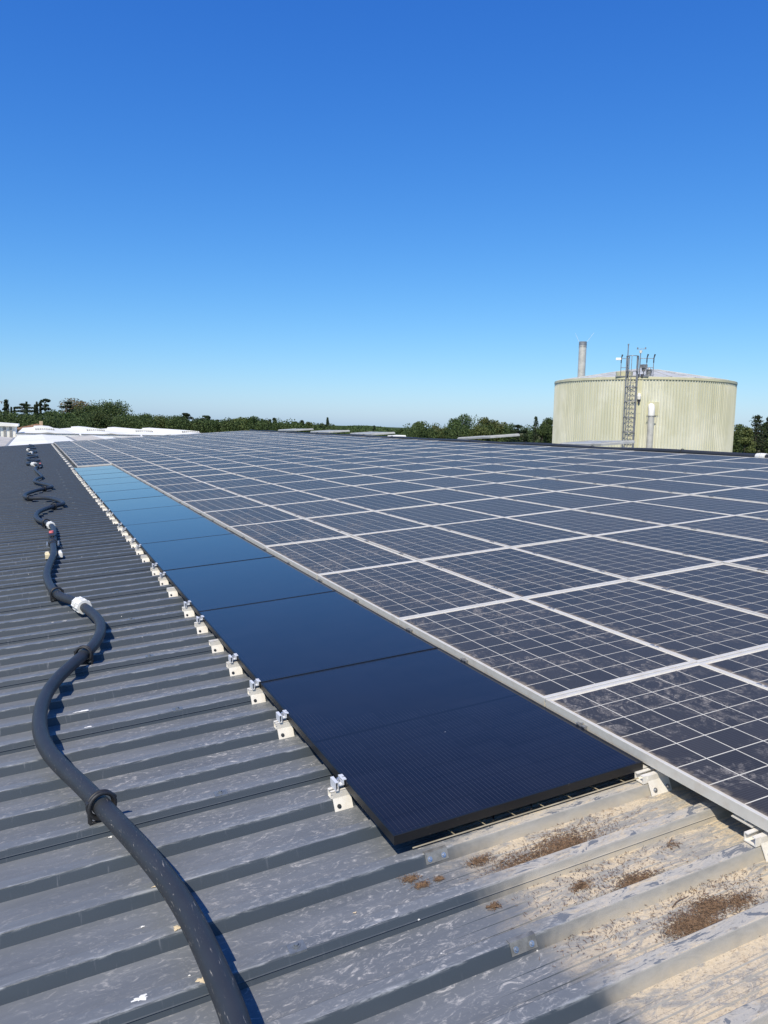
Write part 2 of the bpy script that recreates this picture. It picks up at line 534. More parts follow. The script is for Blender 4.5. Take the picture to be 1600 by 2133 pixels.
M['tile'] = simple('terracotta_tile', (0.36, 0.21, 0.13), 0.85, 0, 0.4, 1.5)
M['plaster'] = simple('ochre_plaster', (0.52, 0.40, 0.27), 0.85, 0, 0.2, 1.0)
M['bark'] = simple('bark', (0.10, 0.075, 0.055), 0.9, 0, 0.3, 5)
M['needle'] = simple('dry_needles', (0.185, 0.115, 0.066), 0.9, 0, 0.6, 90)
M['stain_white'] = simple('bird_lime', (0.82, 0.81, 0.76), 0.8, 0, 0.08, 50)
M['stain_cream'] = simple('worn_primer', (0.66, 0.54, 0.36), 0.7, 0, 0.12, 50)
M['dark'] = simple('dark_shade_metal', (0.06, 0.06, 0.065), 0.5)
M['old_plate'] = simple('dull_plate', (0.20, 0.20, 0.19), 0.42, 0.2, 0.35, 30)
M['clip_steel'] = simple('clip_steel', (0.16, 0.18, 0.20), 0.4, 0.2, 0.2, 60)
M['leaf_broad'] = m_leaf('leaf_broad', (0.034, 0.058, 0.018), (0.105, 0.145, 0.050))
M['leaf_olive'] = m_leaf('leaf_olive', (0.075, 0.105, 0.030), (0.17, 0.195, 0.070))
M['leaf_dark'] = m_leaf('leaf_dark', (0.020, 0.036, 0.018), (0.060, 0.085, 0.040), 0.12)
M['leaf_brown'] = m_leaf('leaf_brown', (0.10, 0.075, 0.035), (0.20, 0.145, 0.075))

# ------------------------------------------------------------------ ground and hills
def m_ground():
    t = NT('dry_field')
    p = t.pos()
    a = t.noise(p, 0.02, 6, 0.6); b = t.noise(p, 0.5, 5)
    c = t.mix(t.ramp(a, 0.4, 0.6), (0.20, 0.17, 0.085), (0.075, 0.095, 0.035))
    c = t.mix(t.math('MULTIPLY', b, 0.5), c, (0.12, 0.11, 0.06))
    t.set(col=c, rough=0.95, spec=0.1)
    return t.m


g = MB().add([(-9000, -9000, 0), (9000, -9000, 0), (9000, 9000, 0), (-9000, 9000, 0)], [(0, 1, 2, 3)])
go = link('ground', g.mesh('ground', m_ground()), None, (0, 0, GROUND))
tag(go, 'dry field around the industrial site', 'ground', kind='structure')


def m_hill():
    t = NT('wooded_hillside')
    p = t.pos()
    a = t.noise(p, 0.05, 8, 0.7)
    c = t.mix(t.ramp(a, 0.35, 0.65), (0.022, 0.042, 0.016), (0.075, 0.10, 0.04))
    t.set(col=c, rough=0.95, spec=0.1)
    return t.m


def hill_mesh(dist, a0, a1, prof, depth, seed, mat):
    """a ridge seen along bearings a0..a1 (degrees from +Y towards +X) with height profile prof(t)"""
    mb = MB(); n, m_ = 90, 8
    rr = random.Random(seed)
    ph = [rr.uniform(0, 6.28) for _ in range(6)]
    v = []
    for i in range(n + 1):
        t = i / n; a = R(a0 + (a1 - a0) * t)
        h = prof(t) * (1 + 0.05 * math.sin(t * 40 + ph[0]) + 0.04 * math.sin(t * 83 + ph[1]))
        for k in range(m_ + 1):
            q = k / m_
            d = dist + depth * (q - 0.5)
            v.append((math.sin(a) * d, math.cos(a) * d, GROUND + h * math.sin(math.pi * q) ** 0.8 - 0.5))
    f = []
    for i in range(n):
        for k in range(m_):
            f.append((i * (m_ + 1) + k, (i + 1) * (m_ + 1) + k, (i + 1) * (m_ + 1) + k + 1, i * (m_ + 1) + k + 1))
    mb.add(v, f, True)
    return mb.mesh('hill', mat)


MH = m_hill()
h1 = link('hill', hill_mesh(700, 19.0, 26.5, lambda t: 9.5 * math.sin(math.pi * min(1, max(0, t))) ** 0.45, 160, 3, MH))
tag(h1, 'low wooded green mound behind the ridge vents', 'hill', kind='structure')
h2 = link('hill', hill_mesh(3200, -30, 80, lambda t: 11 + 8 * (0.5 + 0.5 * math.sin(t * 19.0 + 0.6)), 700, 5, MH))
tag(h2, 'distant hills along the horizon', 'hill', kind='structure')

# ------------------------------------------------------------------ the warehouse under the array
ware = thing('warehouse', 'long warehouse whose dark ribbed roof fills the foreground', 'building', loc=(0, 0, 0), roof=False)
U0, U1, V0, V1 = -9.0, 11.35, rib(-29), 50.6
roof_part = bpy.data.objects.new('roof', None)
COL.objects.link(roof_part)
roof_part.parent = ware
roof_part.matrix_world = MR
roof_part.empty_display_size = 0.1


def sheet_mesh():
    """one cover width: four ribs, lapping over the near side of its first rib and under the next sheet"""
    pr = [(-0.0305, 0.0395), (-0.0265, 0.0425), (-0.023, 0.0430), (0.019, 0.0430), (0.0215, 0.041), (0.038, 0.0)]
    lip = [(-0.0425, 0.0185), (-0.0395, 0.0205)] + pr
    L = list(lip)
    for k in range(4):
        b = PITCHV * k
        for c in (0.075, 0.117, 0.159):
            L += [(b + c - 0.008, 0.0), (b + c - 0.0045, 0.0032), (b + c + 0.0045, 0.0032), (b + c + 0.008, 0.0)]
        e = PITCHV * (k + 1)
        if k < 3:
            L += [(e - 0.045, 0.0), (e - 0.0285, 0.0375), (e - 0.0265, 0.0395), (e - 0.023, 0.04), (e + 0.018, 0.04), (e + 0.0205, 0.0385), (e + 0.038, 0.0)]
        else:
            L += [(e - 0.045, 0.0), (e - 0.0285, 0.0375), (e - 0.0265, 0.0395), (e - 0.023, 0.04), (e + 0.010, 0.04)]
    mb = MB()
    n = len(L)
    us = [U0, -4.0, -1.15, -0.85, 3.0, U1]
    hk = [0.1, 0.1, 0.1, 1.0, 1.0, 1.0]           # the stiffening beads show only on the bare sheets
    v = [(u, a, z * (h if z == 0.0032 else 1.0)) for u, h in zip(us, hk) for (a, z) in L]
    f = []
    for i in range(len(us) - 1):
        for k in range(n - 1):
            f.append((i * n + k, (i + 1) * n + k, (i + 1) * n + k + 1, i * n + k + 1))
    # folded edge of the lap so the lip has a thickness
    b = len(v)
    v += [(u, -0.0370, 0.0180) for u in us]
    for i in range(len(us) - 1):
        f.append((b + i, b + i + 1, (i + 1) * n, i * n))
    mb.add(v, f)
    return mb.mesh('roof_sheet', M['roof'])


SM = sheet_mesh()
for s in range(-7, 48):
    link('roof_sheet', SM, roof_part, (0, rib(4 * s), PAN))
# far slope, ridge cap, verge
a2 = math.tan(2 * PITCH)
far = MB()
far.add([(11.30, rib(-28), -0.105), (24, rib(-28), -0.105 - 12.7 * a2), (24, V1, -0.105 - 12.7 * a2), (11.30, V1, -0.105)], [(0, 1, 2, 3)])
link('far_slope', far.mesh('far_slope', M['wall']), roof_part)
cap = MB().prism([(11.05, -0.092), (11.32, -0.075), (11.62, -0.125), (11.62, -0.135), (11.32, -0.085), (11.05, -0.102)], 'y', rib(-28), V1)
link('ridge_cap', cap.mesh('ridge_cap', M['dark']), roof_part)
ver = MB().prism([(V1 - 0.16, -0.09), (V1 + 0.03, -0.09), (V1 + 0.03, -0.35), (V1 + 0.02, -0.35), (V1 + 0.02, -0.097), (V1 - 0.16, -0.097)], 'x', U0, 11.3)
link('verge_flashing', ver.mesh('verge_flashing', M['steel']), roof_part)
# saddle clips on the lapped ribs
ck = MB()
ck.box(-0.026, 0.026, -0.030, 0.012, 0.0025, 0.0045)
ck.box(-0.026, 0.026, -0.0315, -0.0295, -0.016, 0.0045)
ck.cyl((0, -0.006, 0.0045), (0, -0.006, 0.0065), 0.012, n=12)
ck.cyl((0, -0.006, 0.0065), (0, -0.006, 0.0125), 0.0068, n=6)
ckm = ck.mesh('saddle_clip', M['clip_steel'])
for s in range(-2, 22):
    link('saddle_clip', ckm, roof_part, (-1.575 + random.uniform(-.008, .008), rib(4 * s), RIBTOP))
    link('saddle_clip', ckm, roof_part, (-4.2 + random.uniform(-.02, .02), rib(4 * s), RIBTOP))


def roof_z(v):
    d = (v - RIB0 + 0.045) % PITCHV - 0.045
    if -0.027 <= d <= 0.02: return RIBTOP
    return PAN


STAINS = [(-2.035, 1.322, 0.050, 'w', 0.25), (-2.021, 1.078, 0.023, 'w', 0.4), (-2.028, 0.19, 0.024, 'w', 0.4), (-2.012, 0.0, 0.010, 'w', 0.8),
          (-1.969, -0.603, 0.008, 'w', 0.7), (-1.876, -0.720, 0.018, 'c', 0.8), (-1.852, -0.975, 0.019, 'c', 0.8), (-2.016, -0.965, 0.024, 'w', 0.55),
          (-1.957, 2.107, 0.019, 'w', 0.4), (-1.858, 2.872, 0.018, 'c', 0.4), (-2.05, 3.386, 0.02, 'w', 0.4), (-1.91, -0.47, 0.012, 'c', 0.4),
          (-1.875, -0.89, 0.005, 'w', 0.8), (-2.135, 3.392, 0.012, 'w', 0.5), (-1.659, -0.90, 0.007, 'c', 0.5), (-1.479, -0.64, 0.005, 'w', 0.9),
          (-1.349, -0.86, 0.008, 'c', 0.6), (-1.97, 8.30, 0.03, 'w', 0.5), (-1.55, 6.87, 0.02, 'w', 0.5), (-1.98, 11.05, 0.04, 'w', 0.5), (-1.5, 13.2, 0.04, 'w', 0.5)]
for (u, v_, r, k, asp) in STAINS:
    mb = MB(); n = 22; ph = random.uniform(0, 6)
    ring_ = []
    for i in range(n):
        t = 2 * math.pi * i / n
        q = r * (0.75 + 0.22 * math.sin(3 * t + ph) + 0.16 * math.sin(7 * t + 2 * ph) + random.uniform(-.09, .09))
        ring_.append((q * math.cos(t), q * asp * math.sin(t), 0.0))
    v = [(0, 0, 0.0012)] + ring_
    mb.add(v, [(0, i + 1, (i + 1) % n + 1) for i in range(n)])
    z = roof_z(v_) + (0.003 if roof_z(v_) > -0.12 else 0.0035)
    link('stain', mb.mesh('stain', M['stain_white' if k == 'w' else 'stain_cream']), roof_part, (u, v_, z))
# walls below the roof, built in the world frame
def rw(u, v, n):
    return MR @ Vector((u, v, n))
e0 = rw(U0 + 0.4, 0, -0.22); rg = rw(11.3, 0, -0.28); e1 = rw(23.6, 0, -0.30 - 12.3 * a2)
wl = MB().prism([(e0.x, GROUND), (e1.x, GROUND), (e1.x, e1.z), (rg.x, rg.z), (e0.x, e0.z)], 'y', rib(-27), V1 - 0.3)
link('wall', wl.mesh('wall', M['wall']), ware)

# ------------------------------------------------------------------ old silver-framed panels
PU, PV = 1.01, 1.66
W_, L_, HF = 0.994, 1.646, 0.045


def old_frame():
    mb = MB()
    lu, lv = 0.013, 0.021
    mb.box(0, lu, 0, L_, 0, HF, 0.0015)
    mb.box(W_ - lu, W_, 0, L_, 0, HF, 0.0015)
    mb.box(lu, W_ - lu, 0, lv, 0.0, HF - 0.0004, 0.0015)
    mb.box(lu, W_ - lu, L_ - lv, L_, 0.0, HF - 0.0004, 0.0015)
    mb.box(lu, 0.032, 0.02, L_ - 0.02, 0, 0.002)
    mb.box(W_ - 0.032, W_ - lu, 0.02, L_ - 0.02, 0, 0.002)
    return mb.mesh('old_frame', M['alu'])


CS, CP = 0.1535, 0.1588
CX0 = (W_ - 5 * CP - CS) / 2
CY0 = (L_ - 9 * CP - CS) / 2
lam_m = MB().box(0.010, W_ - 0.010, 0.010, L_ - 0.010, 0.034, 0.0405).mesh('old_laminate', M['backsheet'])
cell1 = MB().box(0, CS, 0, CS, 0.0405, 0.0409).mesh('cell', M['cell'])
cm_ = MB()
for i in range(6):
    for j in range(10):
        x, y = CX0 + i * CP, CY0 + j * CP
        cm_.add([(x, y, 0.0409), (x + CS, y, 0.0409), (x + CS, y + CS, 0.0409), (x, y + CS, 0.0409)], [(0, 1, 2, 3)])
cells_m = cm_.mesh('cells', M['cell'])
frame_m = old_frame()
strip_m = MB().box(0.004, W_ - 0.004, L_ + 0.0005, PV - 0.0005, 0.030, HF - 0.005).mesh('gap_reflection_strip', M['strip'])  # added grey strip stands in for light reflected in the gap
cl = MB()
cl.box(-0.0155, -0.0005, -0.030, 0.030, 0.02, HF + 0.0005)
cl.box(-0.024, 0.008, -0.030, -0.012, HF + 0.0005, HF + 0.004)
cl.box(-0.024, 0.008, 0.012, 0.030, HF + 0.0005, HF + 0.004)
cl.cyl((-0.008, 0, HF), (-0.008, 0, HF + 0.007), 0.0065, n=6)
clamp_m = cl.mesh('mid_clamp', M['steel'])

# columns count up from the black row (i = 0 touches it); rows j count away from the camera, row j = -1 is nearest
NCOL, NROW = 11, 30
slots = [(i, j) for j in range(-1, NROW) for i in range(NCOL)]
slots += [(-1, j) for j in range(13, NROW)]
slots.sort(key=lambda s: math.hypot((s[0] + 0.5) * PU + 2.1, (s[1] + 0.5) * PV + 3.0))
NEAR = {(0, -1), (0, 0), (0, 1), (1, -1), (1, 0)}
wav = [random.uniform(0, 6.28) for _ in range(4)]
rest = []
GRP = 'old silver-framed solar panels in the grid'


def slot_loc(i, j):
    u = i * PU + 0.008 + random.uniform(-.0025, .0025)
    v = j * PV + 0.007 + random.uniform(-.0025, .0025)
    if i == -1:
        u = -1.002; v = 22.25 + (j - 13) * PV
    z = -HF + 0.006 * math.sin(0.9 * i + wav[0]) * math.sin(0.7 * j + wav[1]) + random.uniform(-.0025, .0025)
    if i == 0 and j < 3: z = -HF
    return (u, v, z)


for k, (i, j) in enumerate(slots):
    loc = slot_loc(i, j)
    if loc[1] + L_ > V1 - 0.1:
        continue
    tilt = Matrix.Rotation(random.uniform(-.0025, .0025), 4, 'X') @ Matrix.Rotation(random.uniform(-.003, .003), 4, 'Y')
    if (i, j) in NEAR: tilt = Matrix.Identity(4)
    if k >= 300:
        rest.append((loc, tilt)); continue
    if i >= 0:
        where = '%s column from the black row, %s row from the front' % (nth(i + 1), nth(j + 2))
    else:
        where = 'column continuing the black row, %s beyond its last panel' % nth(j - 12)
    t = thing('solar_panel', 'dusty silver-framed solar panel, ' + where, 'solar panel', GRP, loc, True, tilt)
    link('frame', frame_m, t)
    link('laminate', lam_m, t)
    if (i, j) in NEAR:
        for a in range(6):
            for b in range(10):
                link('cell', cell1, t, (CX0 + a * CP, CY0 + b * CP, 0))
    else:
        c = link('cells', cells_m, t); c['kind'] = 'stuff'
    if j < NROW - 1: link('gap_reflection_strip', strip_m, t)
    if i > 0 or j >= 13:
        for vv in (0.36, 1.27):
            link('clamp', clamp_m, t, (0, vv + random.uniform(-.05, .05), 0))
# the far remainder of the array as one mass
bm = bmesh.new()
mats = [M['alu'], M['backsheet'], M['cell'], M['strip']]
for loc, tilt in rest:
    mt = Matrix.Translation(loc) @ tilt
    for mi, me in enumerate((frame_m, lam_m, cells_m, strip_m)):
        n0 = len(bm.verts); f0 = len(bm.faces)
        bm.from_mesh(me)
        bm.verts.ensure_lookup_table(); bm.faces.ensure_lookup_table()
        for q in range(n0, len(bm.verts)): bm.verts[q].co = mt @ bm.verts[q].co
        for q in range(f0, len(bm.faces)): bm.faces[q].material_index = mi
rm = bpy.data.meshes.new('solar_panels_far')
bm.to_mesh(rm); bm.free()
for m_ in mats: rm.materials.append(m_)
ro = link('solar_panels_far', rm)
on_roof(ro)
tag(ro, 'farthest dusty solar panels of the array by the far gable', 'solar panels', kind='stuff')

# ------------------------------------------------------------------ black panels in the front row
BW, BL, BP, BZ, BH = 1.118, 1.728, 1.741, -0.030, 0.035
fb = MB()
fb.box(0, 0.010, 0, BL, 0, BH, 0.001)
fb.box(BW - 0.010, BW, 0, BL, 0, BH, 0.001)
fb.box(0.010, BW - 0.010, 0, 0.010, 0, BH - 0.0003, 0.001)
fb.box(0.010, BW - 0.010, BL - 0.010, BL, 0, BH - 0.0003, 0.001)
fb.box(0.010, 0.030, 0.01, BL - 0.01, 0, 0.002)
fb.box(BW - 0.030, BW - 0.010, 0.01, BL - 0.01, 0, 0.002)
bframe_m = fb.mesh('black_frame', M['bframe'])
bglass_m = MB().box(0.009, BW - 0.009, 0.009, BL - 0.009, 0.027, BH - 0.0015).mesh('black_glass', M['bglass'])
ec = MB()
ec.box(0.0, 0.014, -0.028, 0.028, 0.0, 0.036, 0.001)
ec.box(-0.004, 0.022, -0.028, -0.010, 0.036, 0.040)
ec.box(-0.004, 0.022, 0.010, 0.028, 0.036, 0.040)
ec.cyl((0.009, 0, 0.03), (0.009, 0, 0.046), 0.006, n=6)
ec.cyl((0.002, 0.018, 0.03), (0.002, 0.018, 0.043), 0.004, n=6)
eclamp_m = ec.mesh('edge_clamp', M['steel'])
BU, BV0 = -1.128, -0.690
for k in range(13):
    dz = random.uniform(-.001, .001)
    if k == 0: lab = 'all-black solar panel at the front end of its row, corner overhanging the dirty roof'
    elif k == 12: lab = 'all-black solar panel at the far end of its row, touching the old panels'
    else: lab = '%s all-black solar panel counting back from the front corner of its row' % nth(k + 1)
    t = thing('black_solar_panel', lab, 'solar panel', 'all-black solar panels in the front row',
              (BU + random.uniform(-.002, .002), BV0 + k * BP, BZ - BH + dz), True, Matrix.Rotation(random.uniform(-.0012, .0012), 4, 'X') if k else None)
    link('frame', bframe_m, t)
    link('glass', bglass_m, t)
    for vv in ((0.42, 1.30) if k else (0.42, 1.42)):
        link('clamp', eclamp_m, t, (BW + 0.001, vv + random.uniform(-.05, .05), 0.004))

# ------------------------------------------------------------------ mounting brackets
def bracket_parts():
    """local origin on the rib top over the near side; u across, v away"""
    pl = MB()                                     # plate bolted to the near rib side, folded over the top
    y0, z0 = -0.053, -0.043
    y1, z1 = -0.030, 0.004
    pl.add([(0, y0, z0), (0.078, y0, z0), (0.078, y1, z1), (0, y1, z1), (0, y0 - 0.003, z0), (0.078, y0 - 0.003, z0), (0.078, y1 - 0.003, z1 + 0.001), (0, y1 - 0.003, z1 + 0.001)],
           [(0, 1, 2, 3), (7, 6, 5, 4), (4, 5, 1, 0), (0, 3, 7, 4), (1, 5, 6, 2)])
    pl.add([(0, y1, z1), (0.078, y1, z1), (0.078, y1, 0.022), (0, y1, 0.022), (0, y1 - 0.003, z1), (0.078, y1 - 0.003, z1), (0.078, y1 - 0.003, 0.022), (0, y1 - 0.003, 0.022)],
           [(0, 3, 2, 1), (4, 5, 6, 7), (0, 4, 7, 3), (1, 2, 6, 5), (3, 7, 6, 2)])
    rl = MB()                                     # short open channel on top of the rib
    rl.box(-0.006, 0.095, -0.033, -0.0295, 0.0225, 0.035)
    rl.box(-0.006, 0.095, -0.033, -0.020, 0.031, 0.0345, 0.0)
    rl.box(-0.006, 0.095, -0.006, 0.007, 0.031, 0.0345, 0.0)
    rl.box(-0.006, 0.095, 0.0035, 0.007, 0.003, 0.031)
    rl.box(-0.006, 0.095, -0.0295, 0.0035, 0.003, 0.006)
    rl.box(-0.006, 0.095, -0.0295, -0.026, 0.006, 0.0225)
    ch = MB()                                     # clamp made of an upright channel and a hook over the frame
    ch.box(0.012, 0.0145, -0.040, 0.018, 0.036, 0.073)
    ch.box(0.0235, 0.026, -0.040, 0.018, 0.036, 0.073)
    ch.box(0.0145, 0.0235, -0.040, 0.018, 0.0705, 0.073)
    ch.box(0.0145, 0.0235, -0.040, 0.018, 0.036, 0.0385)
    ch.box(0.0262, 0.052, -0.034, 0.014, 0.052, 0.0555)
    ch.box(0.0445, 0.052, -0.034, 0.014, 0.0555, 0.076)
    ch.box(0.0445, 0.063, -0.034, -0.014, 0.0721, 0.0755)
    ch.box(0.0445, 0.063, -0.006, 0.014, 0.0721, 0.0755)
    bt = MB()
    bt.cyl((0.034, -0.010, 0.0555), (0.034, -0.010, 0.071), 0.0065, n=6)
    bt.cyl((0.034, -0.010, 0.071), (0.034, -0.010, 0.076), 0.0040, n=8)
    rv = MB()
    n = Vector((0, -0.9, 0.43)).normalized()
    c = Vector((0.020, -0.0475, -0.024))
    rv.cyl(c, c + n * 0.004, 0.0085, n=14)
    rv.cyl(c + n * 0.004, c + n * 0.009, 0.0058, 0.004, n=12)
    return [('plate', pl.mesh('plate', M['bracket'])), ('rail', rl.mesh('rail', M['bracket'])), ('clamp', ch.mesh('clamp', M['alu_clean'])),
            ('nut', bt.mesh('nut', M['zinc'])), ('bolt', rv.mesh('bolt', M['bolt_dark']))]


BP_ = bracket_parts()
seq = [(-5, 1), (-2, 1), (0, 1), (2, 1), (4, 0), (6, 1), (8, 1), (11, 0), (13, 1), (15, 1), (18, 0), (20, 1), (22, 1), (24, 0), (26, 1), (28, 1), (31, 0), (33, 1), (35, 1), (38, 0),
       (40, 1), (42, 1), (44, 0), (47, 1), (49, 1), (51, 0), (53, 1), (55, 1), (58, 0), (60, 1), (62, 1), (65, 0), (67, 1), (69, 1), (71, 0), (74, 1), (76, 1), (78, 0), (80, 1)]
for q, (k, full) in enumerate(seq):
    lab = '%s mounting bracket from the front corner, %s, along the black panels' % (nth(q + 1), 'with clamp' if full else 'bare rail without clamp')
    t = thing('mounting_bracket', lab, 'bracket', 'brackets along the left edge of the black row', (-1.184, rib(k), RIBTOP + 0.0005))
    for nm, me in BP_:
        if not full and nm in ('clamp', 'nut'): continue
        link(nm, me, t)
for q, k in enumerate(range(84, 190, 6)):
    t = thing('mounting_bracket', '%s bracket beyond the last black panel, under the far old panels' % nth(q + 1), 'bracket', 'brackets under the far end column', (-1.175, rib(k), RIBTOP + 0.0005))
    for nm, me in BP_[:3]: link(nm, me, t)


def old_bracket(name, label, k, u):
    t = thing(name, label, 'bracket', 'brackets under the front edge of the old panels', (u, rib(k), RIBTOP + 0.0005))
    pl = MB()
    y0, z0, y1, z1 = -0.053, -0.043, -0.029, 0.012
    pl.add([(0, y0, z0), (0.105, y0, z0), (0.105, y1, z1), (0, y1, z1), (0, y0 - 0.003, z0), (0.105, y0 - 0.003, z0), (0.105, y1 - 0.003, z1 + 0.001), (0, y1 - 0.003, z1 + 0.001)],
           [(0, 1, 2, 3), (7, 6, 5, 4), (4, 5, 1, 0), (0, 3, 7, 4), (1, 5, 6, 2)])
    pl.box(0, 0.105, y1 - 0.003, y1, 0.0125, 0.036)
    link('plate', pl.mesh('plate', M['bracket']), t)
    rl = MB()
    rl.box(-0.022, 0.105, -0.0285, -0.012, 0.033, 0.0365)
    rl.box(-0.022, 0.105, 0.004, 0.020, 0.033, 0.0365)
    rl.box(-0.022, 0.105, 0.0165, 0.020, 0.004, 0.033)
    rl.box(-0.022, 0.105, -0.0285, 0.0165, 0.004, 0.008)
    rl.box(-0.022, 0.105, -0.0285, -0.025, 0.008, 0.033)
    link('rail', rl.mesh('rail', M['bracket']), t)
    ft = MB()
    ft.box(0.018, 0.052, 0.022, 0.110, 0.0375, 0.0415)
    ft.cyl((0.033, 0.06, 0.0415), (0.033, 0.06, 0.052), 0.006, n=6)
    link('clamp_foot', ft.mesh('clamp_foot', M['alu']), t)
    n = Vector((0, -0.91, 0.40)).normalized()
    for x in (0.022, 0.086):
        rv = MB(); c = Vector((x, -0.0478, -0.022))
        rv.cyl(c, c + n * 0.003, 0.0095, n=14); rv.cyl(c + n * 0.003, c + n * 0.009, 0.006, 0.0045, n=6)
        link('bolt', rv.mesh('bolt', M['zinc']), t)


old_bracket('panel_bracket', 'two-bolt aluminium bracket at the corner where black and old panels meet', -7, -0.030)
old_bracket('panel_bracket', 'two-bolt aluminium bracket under the old panel at the right picture edge', -9, -0.010)
for q, k in enumerate((-7, -9)):
    t = thing('splice_plate', ['steel splice plate with two bolts just below the black panel corner', 'steel splice plate with two bolts on the lower dirty rib'][q], 'plate',
              'two-bolt plates on the ribs', (-1.035 + 0.010 * q, rib(k), RIBTOP))
    pl = MB()
    y0, z0, y1, z1 = -0.0432, -0.031, -0.0290, 0.0030
    pl.add([(0, y0, z0), (0.088, y0, z0), (0.088, y1, z1), (0, y1, z1), (0, y0 + 0.002, z0), (0.088, y0 + 0.002, z0), (0, -0.014, 0.0030), (0.088, -0.014, 0.0030), (0, -0.014, 0.0005), (0.088, -0.014, 0.0005)],
           [(0, 1, 2, 3), (3, 2, 7, 6), (0, 4, 5, 1), (6, 7, 9, 8)])
    link('plate', pl.mesh('plate', M['old_plate']), t)
    n = Vector((0, -0.91, 0.42)).normalized()
    for x in (0.016, 0.070):
        rv = MB(); c = Vector((x, -0.0375, -0.017))
        rv.cyl(c, c + n * 0.002, 0.009, n=14); rv.cyl(c + n * 0.002, c + n * 0.007, 0.0055, 0.004, n=6)
        link('bolt', rv.mesh('bolt', M['zinc']), t)

# wire cable tray under the front edge of the black row
ct = thing('cable_tray', 'thin wire cable tray under the front edge of the black panel', 'cable tray', None, (-1.06, -0.697, RIBTOP + 0.010))
m1 = MB(); m1.cyl((0, 0, 0), (1.02, 0, 0), 0.0028, n=8); link('rod', m1.mesh('rod', M['tray']), ct)
m1 = MB(); m1.cyl((0, 0.10, 0), (1.02, 0.10, 0), 0.0025, n=8); link('rod', m1.mesh('rod', M['tray']), ct)
for q in range(7):
    x = 0.17 + q * 0.13
    m1 = MB(); m1.tube([(x, 0, 0.002), (x - 0.004, 0.05, -0.001), (x - 0.006, 0.10, 0.002), (x - 0.007, 0.11, 0.02)], 0.0022, n=6)
    link('cross_wire', m1.mesh('cross_wire', M['tray']), ct)
cb = MB()
cb.tube([(-1.0, -0.58, -0.085), (-0.7, -0.585, -0.088), (-0.4, -0.575, -0.083), (-0.06, -0.58, -0.086)], 0.0045, n=8)
o = on_roof(link('cable', cb.mesh('cable', M['rubber'])))
tag(o, 'black cable lying in the wire tray under the black panel', 'cable')
for q, (x, y) in enumerate([(-0.70, -0.645), (-0.53, -0.645), (-0.235, -0.645)]):
    tm = MB()
    tm.tube([(0, 0.012, 0.006), (0.003, -0.004, 0.010), (-0.012, -0.028, 0.000), (-0.030, -0.045, 0.004), (-0.046, -0.052, 0.003)] if q < 2 else
            [(0, 0.01, 0.02), (0.002, -0.006, 0.024), (0.001, -0.013, 0.005), (-0.008, -0.022, 0.002), (-0.014, -0.030, 0.003)], 0.0032, n=6)
    o = on_roof(link('cable_tie', tm.mesh('cable_tie', M['rubber'])), (x, y, RIBTOP + 0.003))
    tag(o, 'black cable tie end on the tray under the black panel, %s from the left' % nth(q + 1), 'cable tie', 'cable tie ends under the black panel')

# ------------------------------------------------------------------ pine needle litter
LIT = [(-0.74, -0.90, 0.10, 420), (-0.542, -0.885, 0.11, 700), (-0.62, -0.93, 0.07, 420), (-0.467, -1.17, 0.07, 520), (-0.357, -1.36, 0.05, 300), (-0.47, -1.40, 0.08, 620),
       (-1.116, -0.788, 0.024, 80), (-1.095, -0.836, 0.022, 70), (-1.031, -0.835, 0.014, 45), (-0.945, -1.043, 0.02, 35), (-0.857, -0.812, 0.04, 110), (-0.639, -1.09, 0.03, 80),
       (-0.262, -1.385, 0.05, 150), (-0.213, -1.06, 0.03, 25), (-0.55, -1.12, 0.25, 260), (-0.45, -0.85, 0.22, 240), (-0.30, -1.33, 0.2, 220), (-0.75, -1.30, 0.15, 60)]
v, f = [], []
for (cu, cv, r, n) in LIT:
    for _ in range(int(n * 3.6)):
        a, b = random.gauss(0, 0.62) * r, random.gauss(0, 0.62) * r * 0.55
        u_, v_ = cu + a, cv + b
        d = (v_ - RIB0 + 0.045) % PITCHV - 0.045
        if -0.05 < d < 0.04: continue
        z = PAN + 0.003 + abs(random.gauss(0, 0.0025))
        th = random.uniform(0, math.pi); ln = random.uniform(0.002, 0.0065); wd = random.uniform(0.0004, 0.0008)
        c, s = math.cos(th), math.sin(th)
        dz = random.uniform(-.002, .002)
        b0 = len(v)
        v += [(u_ - c * ln - s * wd, v_ - s * ln + c * wd, z), (u_ - c * ln + s * wd, v_ - s * ln - c * wd, z), (u_ + c * ln + s * wd, v_ + s * ln - c * wd, z + dz + .001),
              (u_ + c * ln - s * wd, v_ + s * ln + c * wd, z + dz + .001), (u_, v_, z + 0.0016)]
        f += [(b0, b0 + 1, b0 + 4), (b0 + 1, b0 + 2, b0 + 4), (b0 + 2, b0 + 3, b0 + 4), (b0 + 3, b0, b0 + 4)]
o = on_roof(link('pine_needle_litter', MB().add(v, f).mesh('litter', M['needle'])))
tag(o, 'brown dry pine needle litter on the dusty roof pans', 'litter', kind='stuff')
